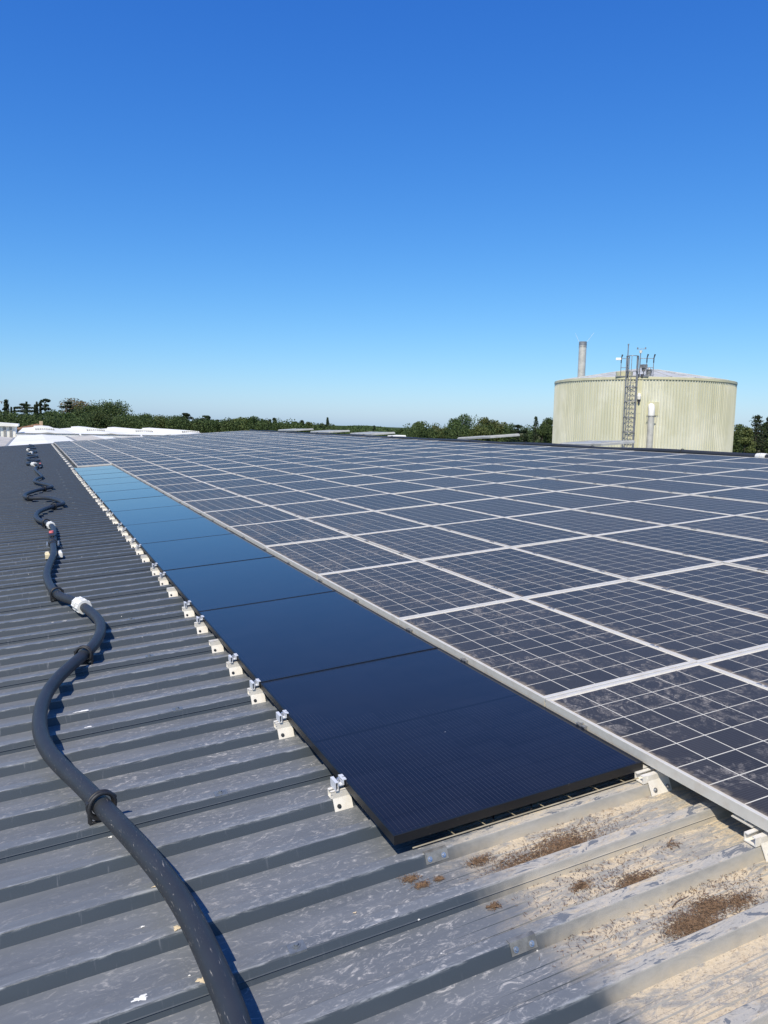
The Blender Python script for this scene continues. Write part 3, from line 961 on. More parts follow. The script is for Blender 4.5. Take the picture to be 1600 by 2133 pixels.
for q, (u_, v_, ln, th) in enumerate([(-0.95, -1.05, 0.05, -0.45), (-0.42, -1.30, 0.09, 0.25), (-0.66, -1.10, 0.06, 0.5), (-0.20, -1.04, 0.03, 0.3)]):
    tw = MB()
    pts = [(ln * (s - 0.5) * math.cos(th), ln * (s - 0.5) * math.sin(th) + 0.004 * math.sin(5 * s), 0.002 + 0.003 * math.sin(3 * s)) for s in np.linspace(0, 1, 7)]
    tw.tube(pts, [0.0016, 0.0018, 0.0018, 0.0016, 0.0014, 0.001, 0.0006], n=6)
    p3 = Vector(pts[3]); tw.tube([p3, p3 + Vector((0.010, 0.008, 0.002)), p3 + Vector((0.02, 0.010, 0.001))], [0.001, 0.0008, 0.0004], n=5)
    o = on_roof(link('twig', tw.mesh('twig', M['needle'])), (u_, v_, PAN + 0.0035))
    tag(o, 'dry brown twig on the dusty roof, ' + ['nearest the sprayed dark edge', 'among the lower needle heap', 'beside the middle rib', 'below the old panel corner'][q], 'twig', 'twigs on the roof')

# ------------------------------------------------------------------ hose lying on the ribs
HOSE = [(-1.80, -2.2), (-1.815, -1.9), (-1.825, -1.65), (-1.823, -1.391), (-1.815, -1.29), (-1.811, -1.175), (-1.816, -1.041), (-1.826, -0.876), (-1.843, -0.697), (-1.875, -0.5), (-1.928, -0.264), (-2.0, 0.016), (-2.086, 0.337),
        (-2.175, 0.633), (-2.231, 0.911), (-2.245, 1.213), (-2.218, 1.536), (-2.146, 1.84), (-2.035, 2.119), (-1.91, 2.401), (-1.827, 2.774), (-1.816, 3.135), (-1.883, 3.578), (-1.968, 3.931), (-2.066, 4.197),
        (-2.126, 4.67), (-2.144, 5.298), (-2.095, 5.978), (-2.048, 6.503), (-2.039, 7.371), (-2.006, 8.243), (-2.004, 8.858), (-2.064, 9.36), (-2.171, 9.816), (-2.222, 10.377), (-2.183, 10.972),
        (-2.067, 11.393), (-1.923, 11.699), (-1.774, 11.935), (-1.756, 12.227), (-1.83, 12.758), (-1.946, 13.23), (-2.088, 13.478), (-2.285, 13.63), (-2.409, 14.071), (-2.386, 14.655), (-2.248, 15.158),
        (-2.103, 15.502), (-1.872, 15.84), (-1.873, 16.257), (-2.045, 17.116), (-2.199, 17.926), (-2.209, 18.436), (-2.126, 19.131), (-2.016, 19.653), (-2.076, 20.95), (-2.155, 22.537), (-2.174, 24.0),
        (-1.98, 25.0), (-2.15, 26.0), (-2.458, 27.023), (-2.224, 28.071), (-1.975, 28.787), (-2.25, 29.6), (-2.464, 30.96), (-2.2, 31.8), (-2.032, 32.9), (-2.25, 34.0), (-2.466, 35.205), (-2.25, 36.6), (-2.05, 38.0), (-2.25, 39.6),
        (-2.5, 41.0), (-2.3, 42.0), (-2.06, 43.0), (-2.3, 44.3), (-2.5, 45.6), (-2.25, 46.8), (-2.15, 48.0), (-2.4, 49.6)]
HR = 0.036
HLIFT = 0.027                                   # the clips hold it clear of the ribs
HZ = RIBTOP + HR + HLIFT


def smooth_path(P, sub=6):
    out = []
    P = [Vector((p[0], p[1], 0)) for p in P]
    for i in range(len(P) - 1):
        p0, p1, p2, p3 = P[max(i - 1, 0)], P[i], P[i + 1], P[min(i + 2, len(P) - 1)]
        for k in range(sub):
            t = k / sub
            out.append(0.5 * ((2 * p1) + (p2 - p0) * t + (2 * p0 - 5 * p1 + 4 * p2 - p3) * t * t + (3 * p1 - p0 - 3 * p2 + p3) * t ** 3))
    out.append(P[-1])
    for _ in range(4):
        out = [out[0]] + [(out[i - 1] + 2 * out[i] + out[i + 1]) / 4 for i in range(1, len(out) - 1)] + [out[-1]]
    return out


HOSE = [(-2.1252 + (a + 2.1252) * 0.9825, -2.9834 + (b + 2.9834) * 0.9825) for a, b in HOSE]
HP = smooth_path(HOSE)


def hose_at(v):
    i = min(range(len(HP)), key=lambda q: abs(HP[q].y - v))
    i = min(max(i, 1), len(HP) - 2)
    return HP[i], (HP[i + 1] - HP[i - 1]).normalized()


hs = thing('water_hose', 'thick black hose winding back over the ribbed roof', 'hose', None, (HP[0].x, HP[0].y, RIBTOP))
off = Vector((HP[0].x, HP[0].y, RIBTOP))


def hloc(p, z=HZ):
    return Vector((p.x, p.y, z)) - off


link('tube', MB().tube([hloc(p) for p in HP], HR, n=16).mesh('tube', M['hose']), hs)
for q, vv in enumerate((3.60, 8.90, 25.6, 35.7, 39.9)):
    p, d = hose_at(vv); c = hloc(p)
    mb = MB(); L = 0.20 if q < 2 else 0.30
    R2 = (0.058, 0.050)[q] if q < 2 else 0.075
    mb.cyl(c - d * L * 0.5, c - d * L * 0.20, R2 * 0.96, R2, n=20); mb.cyl(c - d * L * 0.12, c + d * L * 0.38, R2, R2 * 0.94, n=20)
    mb.cyl(c - d * L * 0.22, c - d * L * 0.10, R2 * 0.82, n=20); mb.cyl(c + d * L * 0.38, c + d * L * 0.5, R2 * 0.85, R2 * 0.74, n=20)
    for a in range(10):
        t = 2 * math.pi * a / 10
        e = Vector((-d.y, d.x, 0)) * math.cos(t) + Vector((0, 0, 1)) * math.sin(t)
        mb.cyl(c - d * L * 0.48 + e * R2 * 0.96, c - d * L * 0.24 + e * R2 * 0.98, 0.006, n=6)
        mb.cyl(c + e * R2 * 0.97, c + d * L * 0.34 + e * R2 * 0.94, 0.006, n=6)
    link('coupling', mb.mesh('coupling', M['white_pvc']), hs)
# clips that hold it to the ribs
for q, vv in enumerate((0.068, 2.162, 4.122, 9.196, 11.457, 13.386, 15.302)):
    p, d = hose_at(vv)
    t = thing('hose_clip', 'black saddle clip round the hose, %s from the front' % nth(q + 1), 'hose clip', 'saddle clips on the hose', (p.x, p.y, RIBTOP))
    sd = Vector((-d.y, d.x, 0))
    cz = HR + HLIFT
    rg_ = MB()
    for off_ in (-0.009, 0.009):
        rg_.ring(Vector((0, 0, cz + 0.004)) + d * off_, d, 0.0500, 0.0085, n=28, m=8)
    link('loop', rg_.mesh('loop', M['rubber']), t)
    ft = MB()
    for sgn in (-1, 1):
        b = sd * (0.047 * sgn)
        ft.tube([b + Vector((0, 0, cz + 0.02)), b + Vector((0, 0, cz)), b * 1.05 + Vector((0, 0, 0.012)), b * 0.9 + Vector((0, 0, 0.009))], 0.0085, n=8)
        ft.cyl(b * 1.02 + d * -0.012 + Vector((0, 0, cz + 0.024)), b * 1.02 + d * 0.012 + Vector((0, 0, cz + 0.024)), 0.0105, n=8)
    ft.tube([sd * -0.052 + Vector((0, 0, 0.0055)), sd * -0.02 + Vector((0, 0, 0.005)), sd * 0.02 + Vector((0, 0, 0.005)), sd * 0.052 + Vector((0, 0, 0.0075))], 0.007, n=8)
    link('foot', ft.mesh('foot', M['rubber']), t)


def valve(vv, label, s=1.0):
    p, d = hose_at(vv)
    t = thing('hose_valve', label, 'valve', 'shut-off valves on the hose', (p.x, p.y, RIBTOP))
    sd = Vector((-d.y, d.x, 0)); up = Vector((0, 0, 1)); c = up * (HR + HLIFT)
    b = MB()
    b.cyl(c - d * 0.34 * s, c - d * 0.24 * s, 0.044, n=20); b.cyl(c - d * 0.20 * s, c + d * 0.22 * s, 0.046, n=20)
    b.cyl(c + d * 0.24 * s, c + d * 0.36 * s, 0.043, n=20); b.ring(c - d * 0.22 * s, d, 0.044, 0.010, n=20, m=8)
    b.ring(c + d * 0.23 * s, d, 0.044, 0.010, n=20, m=8); b.cyl(c, c + up * 0.07, 0.024, 0.018, n=14)
    link('body', b.mesh('body', M['rubber']), t)
    h = MB()
    h.cyl(c + up * 0.075 + sd * 0.012 + d * 0.22, c + up * 0.098 + sd * 0.012 + d * 0.22, 0.030, 0.026, n=18)
    link('handle', h.mesh('handle', M['red']), t)
    lv = MB(); lv.box(-0.045, 0.03, -0.02, 0.24, HR + HLIFT + 0.066, HR + HLIFT + 0.074, 0.003)
    link('lever', lv.mesh('lever', M['rubber']), t)
    for sg in (-1, 1):
        for a in (-0.30, -0.16):
            bl = MB(); e = sd * (0.062 * sg) + up * (HR + HLIFT) + d * a * s
            bl.cyl(e - d * 0.045, e + d * 0.045, 0.006, n=8); bl.cyl(e - d * 0.058, e - d * 0.042, 0.013, n=6); bl.cyl(e + d * 0.042, e + d * 0.058, 0.013, n=6)
            link('bolt', bl.mesh('bolt', M['zinc']), t)
    return t, d, sd


t, d, sd = valve(7.35, 'hose shut-off valve with faded red handle, nearer of two on the hose')
for sg, mt, nm in ((-1, 'white_pvc', 'white'), (1, 'cream_block', 'cream')):
    p, _ = hose_at(6.52)
    q = p + sd * (0.068 * sg)
    hw_ = 0.020 if sg < 0 else 0.026
    bl = MB(); bl.box(-hw_, hw_, -0.07, 0.07, 0, 0.056, 0.006)
    bl.box(-hw_ * 0.7, hw_ * 0.7, -0.04, 0.04, 0.056, 0.068, 0.004)
    o = on_roof(link('support_block', bl.mesh('support_block', M[mt])), (q.x, q.y, RIBTOP + 0.001))
    tag(o, '%s block beside the hose just in front of the red-handled valve' % nm, 'block', 'blocks beside the hose valve')
valve(24.2, 'small far hose valve with red handle, beside the tight bends of the hose')

# ------------------------------------------------------------------ along the ridge
rp = thing('ridge_hose', 'black pipe running along the ridge above the old panels', 'hose', None, (11.42, 6, -0.085))
pts = [Vector((11.42 + 0.035 * math.sin(v_ * 0.9) + 0.02 * math.sin(v_ * 2.3) - 11.42, v_ - 6, 0.072 + 0.012 * math.sin(v_ * 1.3))) for v_ in np.arange(2.0, 49.5, 0.35)]
link('tube', MB().tube(pts, 0.062, n=12).mesh('tube', M['hose']), rp)
for q in (18, 17):
    c = pts[q]; d = (pts[q + 1] - pts[q - 1]).normalized()
    mb = MB().cyl(c - d * 0.12, c - d * 0.01, 0.075, 0.08, n=16); mb.cyl(c + d * 0.01, c + d * 0.12, 0.08, 0.072, n=16)
    link('coupling', mb.mesh('coupling', M['white_pvc']), rp)
for q in range(6, len(pts) - 4, 9):
    mb = MB().ring(pts[q] + Vector((0, 0, 0.006)), (pts[q + 1] - pts[q]), 0.070, 0.008, n=16, m=6)
    mb.box(pts[q].x - 0.06, pts[q].x + 0.06, pts[q].y - 0.02, pts[q].y + 0.02, 0.0, 0.012)
    link('clip', mb.mesh('clip', M['rubber']), rp)
for q, (v0, v1, z0, z1, lab) in enumerate([(13.5, 15.3, 0.10, 0.05, 'grey lid of the ridge vent in front of the tank'), (19.0, 21.2, 0.19, 0.08, 'tilted grey ridge vent lid left of the tank before the trees'),
                                         (26.3, 27.2, 0.05, 0.05, 'small white box vent on the ridge, third vent from the tank'), (28.9, 31.5, 0.10, 0.08, 'wide grey ridge vent lid before the wooded mound'),
                                         (34.4, 37.3, 0.12, 0.09, 'grey ridge vent lid, second from the far left end'), (40.1, 43.4, 0.14, 0.10, 'farthest grey ridge vent lid near the roof peak')]):
    zb = -0.105 - 0.9 * a2
    t = thing('ridge_vent', lab, 'roof vent', 'vents beyond the ridge', (12.2, (v0 + v1) / 2, zb))
    h = (v1 - v0) / 2
    cb_ = MB(); cb_.box(-0.48, 0.48 if q != 2 else -0.14, -h * 0.94, h * 0.94, -0.18, -zb - 0.10); link('curb', cb_.mesh('curb', M['white_wall'] if q == 2 else M['dark']), t)
    ld = MB(); th = math.atan2(z0 - z1, 2 * h); m4 = Matrix.Translation((0, 0, (z0 + z1) / 2 - zb)) @ Matrix.Rotation(-th, 4, 'X')
    ld.box(-0.55, 0.62 if q != 2 else -0.1, -h, h, -0.075, 0.0, 0.02, m4)
    link('lid', ld.mesh('lid', M['white_wall'] if q == 2 else M['vent']), t)
    if q != 2:
        rb_ = MB(); rb_.box(-0.52, 0.59, -h * 0.98, -h * 0.955, 0.0005, 0.014, 0, m4); rb_.box(-0.52, 0.59, h * 0.955, h * 0.98, 0.0005, 0.014, 0, m4); rb_.box(0.0, 0.03, -h * 0.95, h * 0.95, 0.0005, 0.012, 0, m4)
        link('rib', rb_.mesh('rib', M['vent']), t)
        st = MB()
        for s_ in (-0.6, 0.5): st.cyl((-0.40, h * s_, -zb - 0.16), (-0.30, h * s_, -zb - 0.02), 0.015, n=8)
        link('strut', st.mesh('strut', M['white_pvc']), t)

# ------------------------------------------------------------------ the tank
TR, RIM = 6.0, 4.80
TB = R(42.62)
CAMX, CAMY = -2.2336, -2.9834
TC = Vector((CAMX + 58.0 * math.sin(TB), CAMY + 58.0 * math.cos(TB), 0))
tk = thing('storage_tank', 'round cream ribbed storage tank with shallow cone roof', 'tank', None, (TC.x, TC.y, GROUND), False)
zt = RIM - GROUND


def bear(b_deg, r=TR, z=0.0):
    """point on the tank whose bearing from the camera is b degrees (near side)"""
    b = R(b_deg); dx, dy = math.sin(b), math.cos(b)
    ox, oy = CAMX - TC.x, CAMY - TC.y
    bb = ox * dx + oy * dy; cc = ox * ox + oy * oy - r * r
    s_ = -bb - math.sqrt(max(0, bb * bb - cc))
    return Vector((ox + dx * s_, oy + dy * s_, z))


NR = 196
v, f = [], []
for k in range(NR):
    a = 2 * math.pi / NR
    for (q, r) in ((0.0, TR), (0.50, TR), (0.60, TR + 0.06), (0.90, TR + 0.06)):
        t = (k + q) * a
        v.append((r * math.cos(t), r * math.sin(t), 0)); v.append((r * math.cos(t), r * math.sin(t), zt - 0.10))
n = NR * 4
f = [(2 * i, 2 * ((i + 1) % n), 2 * ((i + 1) % n) + 1, 2 * i + 1) for i in range(n)]
link('wall', MB().add(v, f).mesh('tank_wall', M['tank']), tk)
rm_ = MB()
prof = [(TR - 0.05, zt - 0.10), (TR + 0.085, zt - 0.10), (TR + 0.085, zt + 0.045), (TR + 0.06, zt + 0.06), (TR - 0.1, zt + 0.06)]
ns = 160
vv = [(r * math.cos(2 * math.pi * k / ns), r * math.sin(2 * math.pi * k / ns), z) for k in range(ns) for (r, z) in prof]
pn = len(prof)
ff = [(k * pn + q, ((k + 1) % ns) * pn + q, ((k + 1) % ns) * pn + q + 1, k * pn + q + 1) for k in range(ns) for q in range(pn - 1)]
rm_.add(vv, ff)
link('rim', rm_.mesh('rim', M['tank_panel']), tk)
cn = MB(); ns = 48
vv = [(0, 0, zt + 1.10)]
for r, z in ((1.2, zt + 0.90), (TR, zt + 0.062)):
    vv += [(r * math.cos(2 * math.pi * k / ns), r * math.sin(2 * math.pi * k / ns), z) for k in range(ns)]
cn.add(vv, [(0, 1 + k, 1 + (k + 1) % ns) for k in range(ns)] + [(1 + k, 1 + ns + k, 1 + ns + (k + 1) % ns, 1 + (k + 1) % ns) for k in range(ns)])
for k in range(0, ns, 2):
    t = 2 * math.pi * (k + .5) / ns
    cn.cyl((1.2 * math.cos(t), 1.2 * math.sin(t), zt + 0.91), (TR * math.cos(t), TR * math.sin(t), zt + 0.075), 0.03, n=4, caps=False)
link('roof', cn.mesh('tank_roof', M['tankroof']), tk)
# ladder with cage
LB = 41.90
base = bear(LB, TR + 0.16); out = Vector((base.x, base.y, 0)).normalized(); sid = Vector((-out.y, out.x, 0))
ld = bpy.data.objects.new('ladder', None); COL.objects.link(ld); ld.parent = tk
mb = MB()
for s_ in (-0.24, 0.24):
    mb.box(-0.05, 0.05, -0.025, 0.025, 2.2, zt + 1.35, 0, Matrix.Translation(base + sid * s_ + out * 0.05) @ Matrix.Rotation(math.atan2(out.y, out.x), 4, 'Z'))
link('side_rail', mb.mesh('side_rail', M['steel']), ld)
mb = MB()
for q in range(int((zt - 2.4) / 0.28)):
    p = base + out * 0.05 + Vector((0, 0, 2.4 + 0.28 * q)); mb.cyl(p - sid * 0.24, p + sid * 0.24, 0.024, n=6)
link('rungs', mb.mesh('rungs', M['steel']), ld)['kind'] = 'stuff'
for q in range(12):
    z = zt + 1.30 - q * 0.95
    if z < 3.5: break
    mb = MB()
    pts = [base + out * (0.05 + 0.36 + 0.36 * math.cos(t)) + sid * (0.36 * math.sin(t)) + Vector((0, 0, z)) for t in np.linspace(-2.45, 2.45, 17)]
    mb.tube(pts, 0.024, n=6)
    link('cage_hoop', mb.mesh('cage_hoop', M['steel']), ld)
for t in (-1.9, -1.15, 0.0, 1.15, 1.9):
    mb = MB(); p = base + out * (0.41 + 0.36 * math.cos(t)) + sid * (0.36 * math.sin(t))
    mb.box(-0.03, 0.03, -0.016, 0.016, 3.2, zt + 1.30, 0, Matrix.Translation(p) @ Matrix.Rotation(math.atan2(out.y, out.x) + t, 4, 'Z'))
    link('cage_bar', mb.mesh('cage_bar', M['steel']), ld)
for q in range(4):
    z = zt - 0.5 - q * 2.2
    mb = MB()
    for s_ in (-0.24, 0.24): mb.cyl(base + sid * s_ - out * 0.16 + Vector((0, 0, z)), base + sid * s_ + out * 0.06 + Vector((0, 0, z)), 0.02, n=6)
    link('standoff', mb.mesh('standoff', M['steel']), ld)
# platform railing at the top
rl = bpy.data.objects.new('railing', None); COL.objects.link(rl); rl.parent = tk
posts = [bear(41.10, TR - 0.15), bear(41.56, TR - 0.10), bear(42.34, TR - 0.10), bear(42.80, TR - 0.15), bear(43.25, TR - 0.2)]
for p in posts:
    mb = MB().cyl(p + Vector((0, 0, zt)), p + Vector((0, 0, zt + 1.25)), 0.022, n=8); link('post', mb.mesh('post', M['steel']), rl)
for a, b in ((0, 1), (2, 3), (3, 4)):
    for h in (0.65, 1.22):
        mb = MB().cyl(posts[a] + Vector((0, 0, zt + h)), posts[b] + Vector((0, 0, zt + h)), 0.018, n=8); link('rail', mb.mesh('rail', M['steel']), rl)
mb = MB(); pb = bear(41.9, TR - 0.25)
mb.box(-0.55, 0.35, -1.0, 1.0, zt + 0.06, zt + 0.12, 0, Matrix.Translation((pb.x, pb.y, 0)) @ Matrix.Rotation(math.atan2(out.y, out.x), 4, 'Z'))
link('platform', mb.mesh('platform', M['steel']), tk)
# smooth service panel, pipe, boxes
def patch(name, b0, b1, z0, z1, mat, lift=0.06, parent=tk):
    mb = MB(); q0, q1 = bear(b0, TR), bear(b1, TR); a0, a1 = math.atan2(q0.y, q0.x), math.atan2(q1.y, q1.x)
    n_ = 6; v_, f_ = [], []
    for k in range(n_ + 1):
        t_ = a0 + (a1 - a0) * k / n_
        for r_ in (TR - 0.02, TR + lift):
            for z_ in (z0, z1): v_.append((r_ * math.cos(t_), r_ * math.sin(t_), z_))
    for k in range(n_):
        a_, b_ = 4 * k, 4 * k + 4
        f_ += [(a_ + 2, b_ + 2, b_ + 3, a_ + 3), (a_ + 3, b_ + 3, b_ + 1, a_ + 1), (a_, b_, b_ + 2, a_ + 2)]
    f_ += [(0, 1, 3, 2), (4 * n_, 4 * n_ + 2, 4 * n_ + 3, 4 * n_ + 1)]
    mb.add(v_, f_)
    return link(name, mb.mesh(name, mat), parent)


cz = 1.2926 - GROUND
patch('cover_panel', 42.14, 42.60, zt - 5.2, zt - 2.25, M['tank_panel'])
patch('cover_panel', 42.16, 42.62, zt - 2.24, zt - 0.17, M['tank_panel'])
patch('pipe_plate', 42.98, 43.74, zt - 2.35, zt - 1.50, M['tank_panel'], 0.075)
pp = bpy.data.objects.new('down_pipe', None); COL.objects.link(pp); pp.parent = tk
pb = bear(43.30, TR + 0.38)
mb = MB().tube([pb + Vector((0, 0, 0.2)), pb + Vector((0, 0, zt - 2.35))], 0.20, n=18); link('pipe', mb.mesh('pipe', M['stainless']), pp)
o3 = Vector((pb.x, pb.y, 0)).normalized()
mb = MB().tube([pb + Vector((0, 0, zt - 2.36)), pb + Vector((0, 0, zt - 2.10)), pb - o3 * 0.08 + Vector((0, 0, zt - 1.90)), pb - o3 * 0.25 + Vector((0, 0, zt - 1.80)), pb - o3 * 0.42 + Vector((0, 0, zt - 1.78))], 0.205, n=18)
link('elbow', mb.mesh('elbow', M['white_wall']), pp)
mb = MB().ring(pb + Vector((0, 0, zt - 2.42)), (0, 0, 1), 0.205, 0.022, n=20, m=6); s2 = Vector((-o3.y, o3.x, 0))
mb.box(-0.30, 0.30, -0.02, 0.02, zt - 2.45, zt - 2.41, 0, Matrix.Translation((pb.x, pb.y, 0)) @ Matrix.Rotation(math.atan2(s2.y, s2.x), 4, 'Z'))
link('collar', mb.mesh('collar', M['steel']), pp)
lb = bear(42.42, TR + 0.12)
mb = MB().cyl(lb + Vector((0, 0, zt - 1.18)), lb + Vector((0, 0, zt - 1.02)), 0.13, 0.10, n=14); mb.cyl(lb + Vector((0, 0, zt - 1.02)), lb + Vector((0, 0, zt - 0.96)), 0.10, 0.03, n=14)
mb.cyl(lb + Vector((0, 0, zt - 1.36)), lb + Vector((0, 0, zt - 1.18)), 0.11, 0.125, n=14)
link('wall_lamp', mb.mesh('wall_lamp', M['white_wall']), tk)
mb = MB().box(-0.05, 0.05, -0.05, 0.05, zt - 1.62, zt - 1.37, 0.01, Matrix.Translation((lb.x, lb.y, 0)))
link('lamp_box', mb.mesh('lamp_box', M['dark']), tk)
# gear on the roof edge: masts, sensors, hatch
pm = bear(41.52, TR - 0.05)
mb = MB().cyl(pm + Vector((0, 0, zt)), pm + Vector((0, 0, zt + 2.05)), 0.04, 0.03, n=8); mb.cyl(pm + Vector((0, 0, zt + 2.05)), pm + Vector((0, 0, zt + 2.13)), 0.05, n=8)
link('mast', mb.mesh('mast', M['steel']), tk)
pm = bear(42.36, TR - 0.3)
mb = MB().cyl(pm + Vector((0, 0, zt)), pm + Vector((0, 0, zt + 1.75)), 0.025, n=8)
mb.cyl(pm - s2 * 0.0 + Vector((0, 0, zt + 1.82)) - sid * 0.20, pm + Vector((0, 0, zt + 1.82)) + sid * 0.28, 0.014, n=6)
for s_ in (-0.20, 0.28): mb.cyl(pm + sid * s_ + Vector((0, 0, zt + 1.80)), pm + sid * s_ + Vector((0, 0, zt + 1.92)), 0.04, n=8)
link('mast', mb.mesh('mast', M['steel']), tk)
mb = MB().cyl(pm + Vector((0, 0, zt + 1.56)), pm + Vector((0, 0, zt + 1.72)), 0.08, 0.10, n=12); link('sensor', mb.mesh('sensor', M['white_wall']), tk)
for p, s_ in ((posts[0], 1), (posts[3], 0), (posts[4], 0)):
    mb = MB().cyl(p + Vector((0, 0, zt + 0.95)), p + Vector((0, 0, zt + 1.25)), 0.035, n=8); mb.cyl(p + Vector((0, 0, zt + 1.25)), p + sid * 0.06 + Vector((0, 0, zt + 1.48)), 0.03, 0.05, n=8)
    link('floodlight', mb.mesh('floodlight', M['dark']), tk)
mb = MB().box(-0.33, 0.0, -0.08, 0.08, zt + 1.14, zt + 1.28, 0.02, Matrix.Translation((posts[0].x, posts[0].y, 0)) @ Matrix.Rotation(math.atan2(-sid.y, -sid.x) + math.pi, 4, 'Z'))
link('lamp_head', mb.mesh('lamp_head', M['white_wall']), tk)
ph = bear(41.35, TR - 0.7)
mb = MB().cyl(ph + Vector((0, 0, zt + 0.10)), ph + Vector((0, 0, zt + 0.42)), 0.50, 0.54, n=20); link('hatch', mb.mesh('hatch', M['tank_panel']), tk)
pv_ = bear(42.98, TR - 0.5)
mb = MB().cyl(pv_ + Vector((0, 0, zt + 0.1)), pv_ + Vector((0, 0, zt + 0.28)), 0.16, n=12); mb.cyl(pv_ + Vector((0, 0, zt + 0.28)), pv_ + Vector((0, 0, zt + 0.55)), 0.17, 0.20, n=12); mb.cyl(pv_ + Vector((0, 0, zt + 0.55)), pv_ + Vector((0, 0, zt + 0.66)), 0.10, 0.05, n=12)
link('relief_valve', mb.mesh('relief_valve', M['steel']), tk)
pv_ = bear(42.62, TR - 0.25)
mb = MB().box(-0.17, 0.17, -0.15, 0.15, zt + 0.62, zt + 0.85, 0.02, Matrix.Translation((pv_.x, pv_.y, 0))); mb.cyl(pv_ + Vector((0, 0, zt + 0.42)), pv_ + Vector((0, 0, zt + 0.62)), 0.10, 0.14, n=10)
mb.cyl(pv_ + Vector((0, 0, zt)), pv_ + Vector((0, 0, zt + 0.42)), 0.03, n=8)
link('gauge_box', mb.mesh('gauge_box', M['steel']), tk)
mb = MB()
for bq in (41.55, 42.25, 42.55): mb.cyl(bear(bq, TR + 0.05, zt + 0.02), bear(bq, TR + 0.05, zt + 0.22), 0.10, n=10)
link('flange', mb.mesh('flange', M['dark']), tk)

# chimney behind the tank, with two thin rods
ch = thing('chimney', 'slim grey metal chimney rising behind the tank', 'chimney', None, (38.80, 48.72, GROUND), False)
mb = MB().cyl((0, 0, 0), (0, 0, 16.3), 0.305, n=24); link('flue', mb.mesh('flue', M['stainless']), ch)
mb = MB().ring((0, 0, 16.2), (0, 0, 1), 0.30, 0.03, n=24, m=6); mb.cyl((0, 0, 16.3), (0, 0, 16.62), 0.315, n=24); link('cap', mb.mesh('cap', M['steel']), ch)
for b0, b1 in ((-1, -0.75), (1, 0.95)):
    mb = MB().cyl((0.70 * 0.3 * b0, -0.70 * 0.3 * b0, 16.6), (0.74 * b1, -0.74 * b1 * 0.7, 17.35), 0.009, 0.006, n=6); link('rod', mb.mesh('rod', M['white_wall']), ch)

# ------------------------------------------------------------------ white industrial buildings beyond the gable
def shed(name, label, x0, x1, y0, y1, zr, rise, mat, group):
    t = thing(name, label, 'building', group, ((x0 + x1) / 2, (y0 + y1) / 2, GROUND), False)
    w, h = (x1 - x0) / 2, zr - GROUND; d = (y1 - y0) / 2
    link('wall', MB().prism([(-w + .1, 0), (w - .1, 0), (w - .1, h - rise - .15), (0, h - .15), (-w + .1, h - rise - .15)], 'y', -d + 0.2, d - 0.2).mesh('wall', M['white_wall']), t)
    r = MB(); nb = max(2, int(w / 1.2))
    link('roof', MB().prism([(-w, h - rise), (0, h), (w, h - rise), (w, h - rise - .1), (0, h - .1), (-w, h - rise - .1)], 'y', -d, d).mesh('roof', mat), t)
    return t, h


XS = [(-11.0, -4.6), (-4.3, 2.7), (2.9, 9.7), (9.9, 16.7), (16.9, 24.0)]
NM = ['far left', 'second from the left', 'third from the left', 'fourth from the left', 'fifth from the left', 'sixth from the left']
for q, (x0, x1) in enumerate(XS):
    mt = M['beige_roof'] if q in (0,) else M['white_roof']
    zz = -0.95 if q else -1.25
    t, h = shed('shed', '%s white roof just beyond the gable, %s' % (['low', 'long'][q % 2], NM[q]), x0, x1, 56, 128, zz, 0.30, mt, 'white roofs beyond the gable')
    if q in (2, 3):
        w = (x1 - x0) / 2
        link('roof_patch', MB().add([(-w, -34, h - 0.30 + .012), (-0.1, -34, h + .008), (-0.1, 35, h + .008), (-w, 35, h - 0.30 + .012)], [(0, 1, 2, 3)]).mesh('roof_patch', M['beige_roof']), t)
    gt = MB().box((x1 - x0) / 2 - 0.16, (x1 - x0) / 2 + 0.16, -36.1, 36, h - 0.45, h - 0.20)
    link('gutter', gt.mesh('gutter', M['grey_slat']), t)
for q in range(4):
    x0 = -4.5 + q * 9.5
    t, h = shed('shed', 'white hall with roof monitor in the back row, %s from the left' % nth(q + 1), x0, x0 + 9.3, 132, 235, -0.62, 0.45, M['white_roof'], 'white halls in the back row')
    mn = MB().prism([(-1.9, h - 0.3), (1.9, h - 0.3), (1.9, h + 0.22), (0, h + 0.36), (-1.9, h + 0.22)], 'y', -18, 46); link('monitor', mn.mesh('monitor', M['white_roof']), t)
    for s_ in range(9):
        sl_ = MB().box(-1.75 + 0.40 * s_, -1.50 + 0.40 * s_, -18.12, -18.02, h - 0.22, h + 0.20); link('slat', sl_.mesh('slat', M['grey_slat']), t)
    pr = MB().box(-4.6, 4.6, -51.9, -51.5, h - 1.2, h - 0.32); link('parapet', pr.mesh('parapet', M['white_wall']), t)
    cp = MB().box(-4.62, 4.62, -52.0, -51.45, h - 0.318, h - 0.20); link('coping', cp.mesh('coping', M['grey_slat']), t)
wb = thing('white_building', 'white box building with vertical ribbed front at the left edge', 'building', None, (-11.2, 142, GROUND), False)
link('wall', MB().box(-7.0, 6.6, -6, 8, 0, 8.1).mesh('wall', M['white_wall']), wb)
link('roof', MB().prism([(-7.4, 8.12), (7.0, 8.12), (7.0, 8.5), (2.6, 8.75), (2.5, 9.05), (-7.4, 9.15)], 'y', -6.5, 8.4).mesh('roof', M['white_roof']), wb)
for s_ in range(15):
    x = -6.6 + s_ * 0.88
    link('rib', MB().box(x, x + 0.36, -6.12, -6.0, 5.5, 8.0).mesh('rib', M['grey_slat']), wb)
hs_ = thing('farm_house', 'ochre house with terracotta roof between the trees', 'house', None, (-2.4, 300, GROUND - 1.7), False)
link('wall', MB().box(-4.2, 5.2, -4, 4, 0, 7.6).mesh('wall', M['plaster']), hs_)
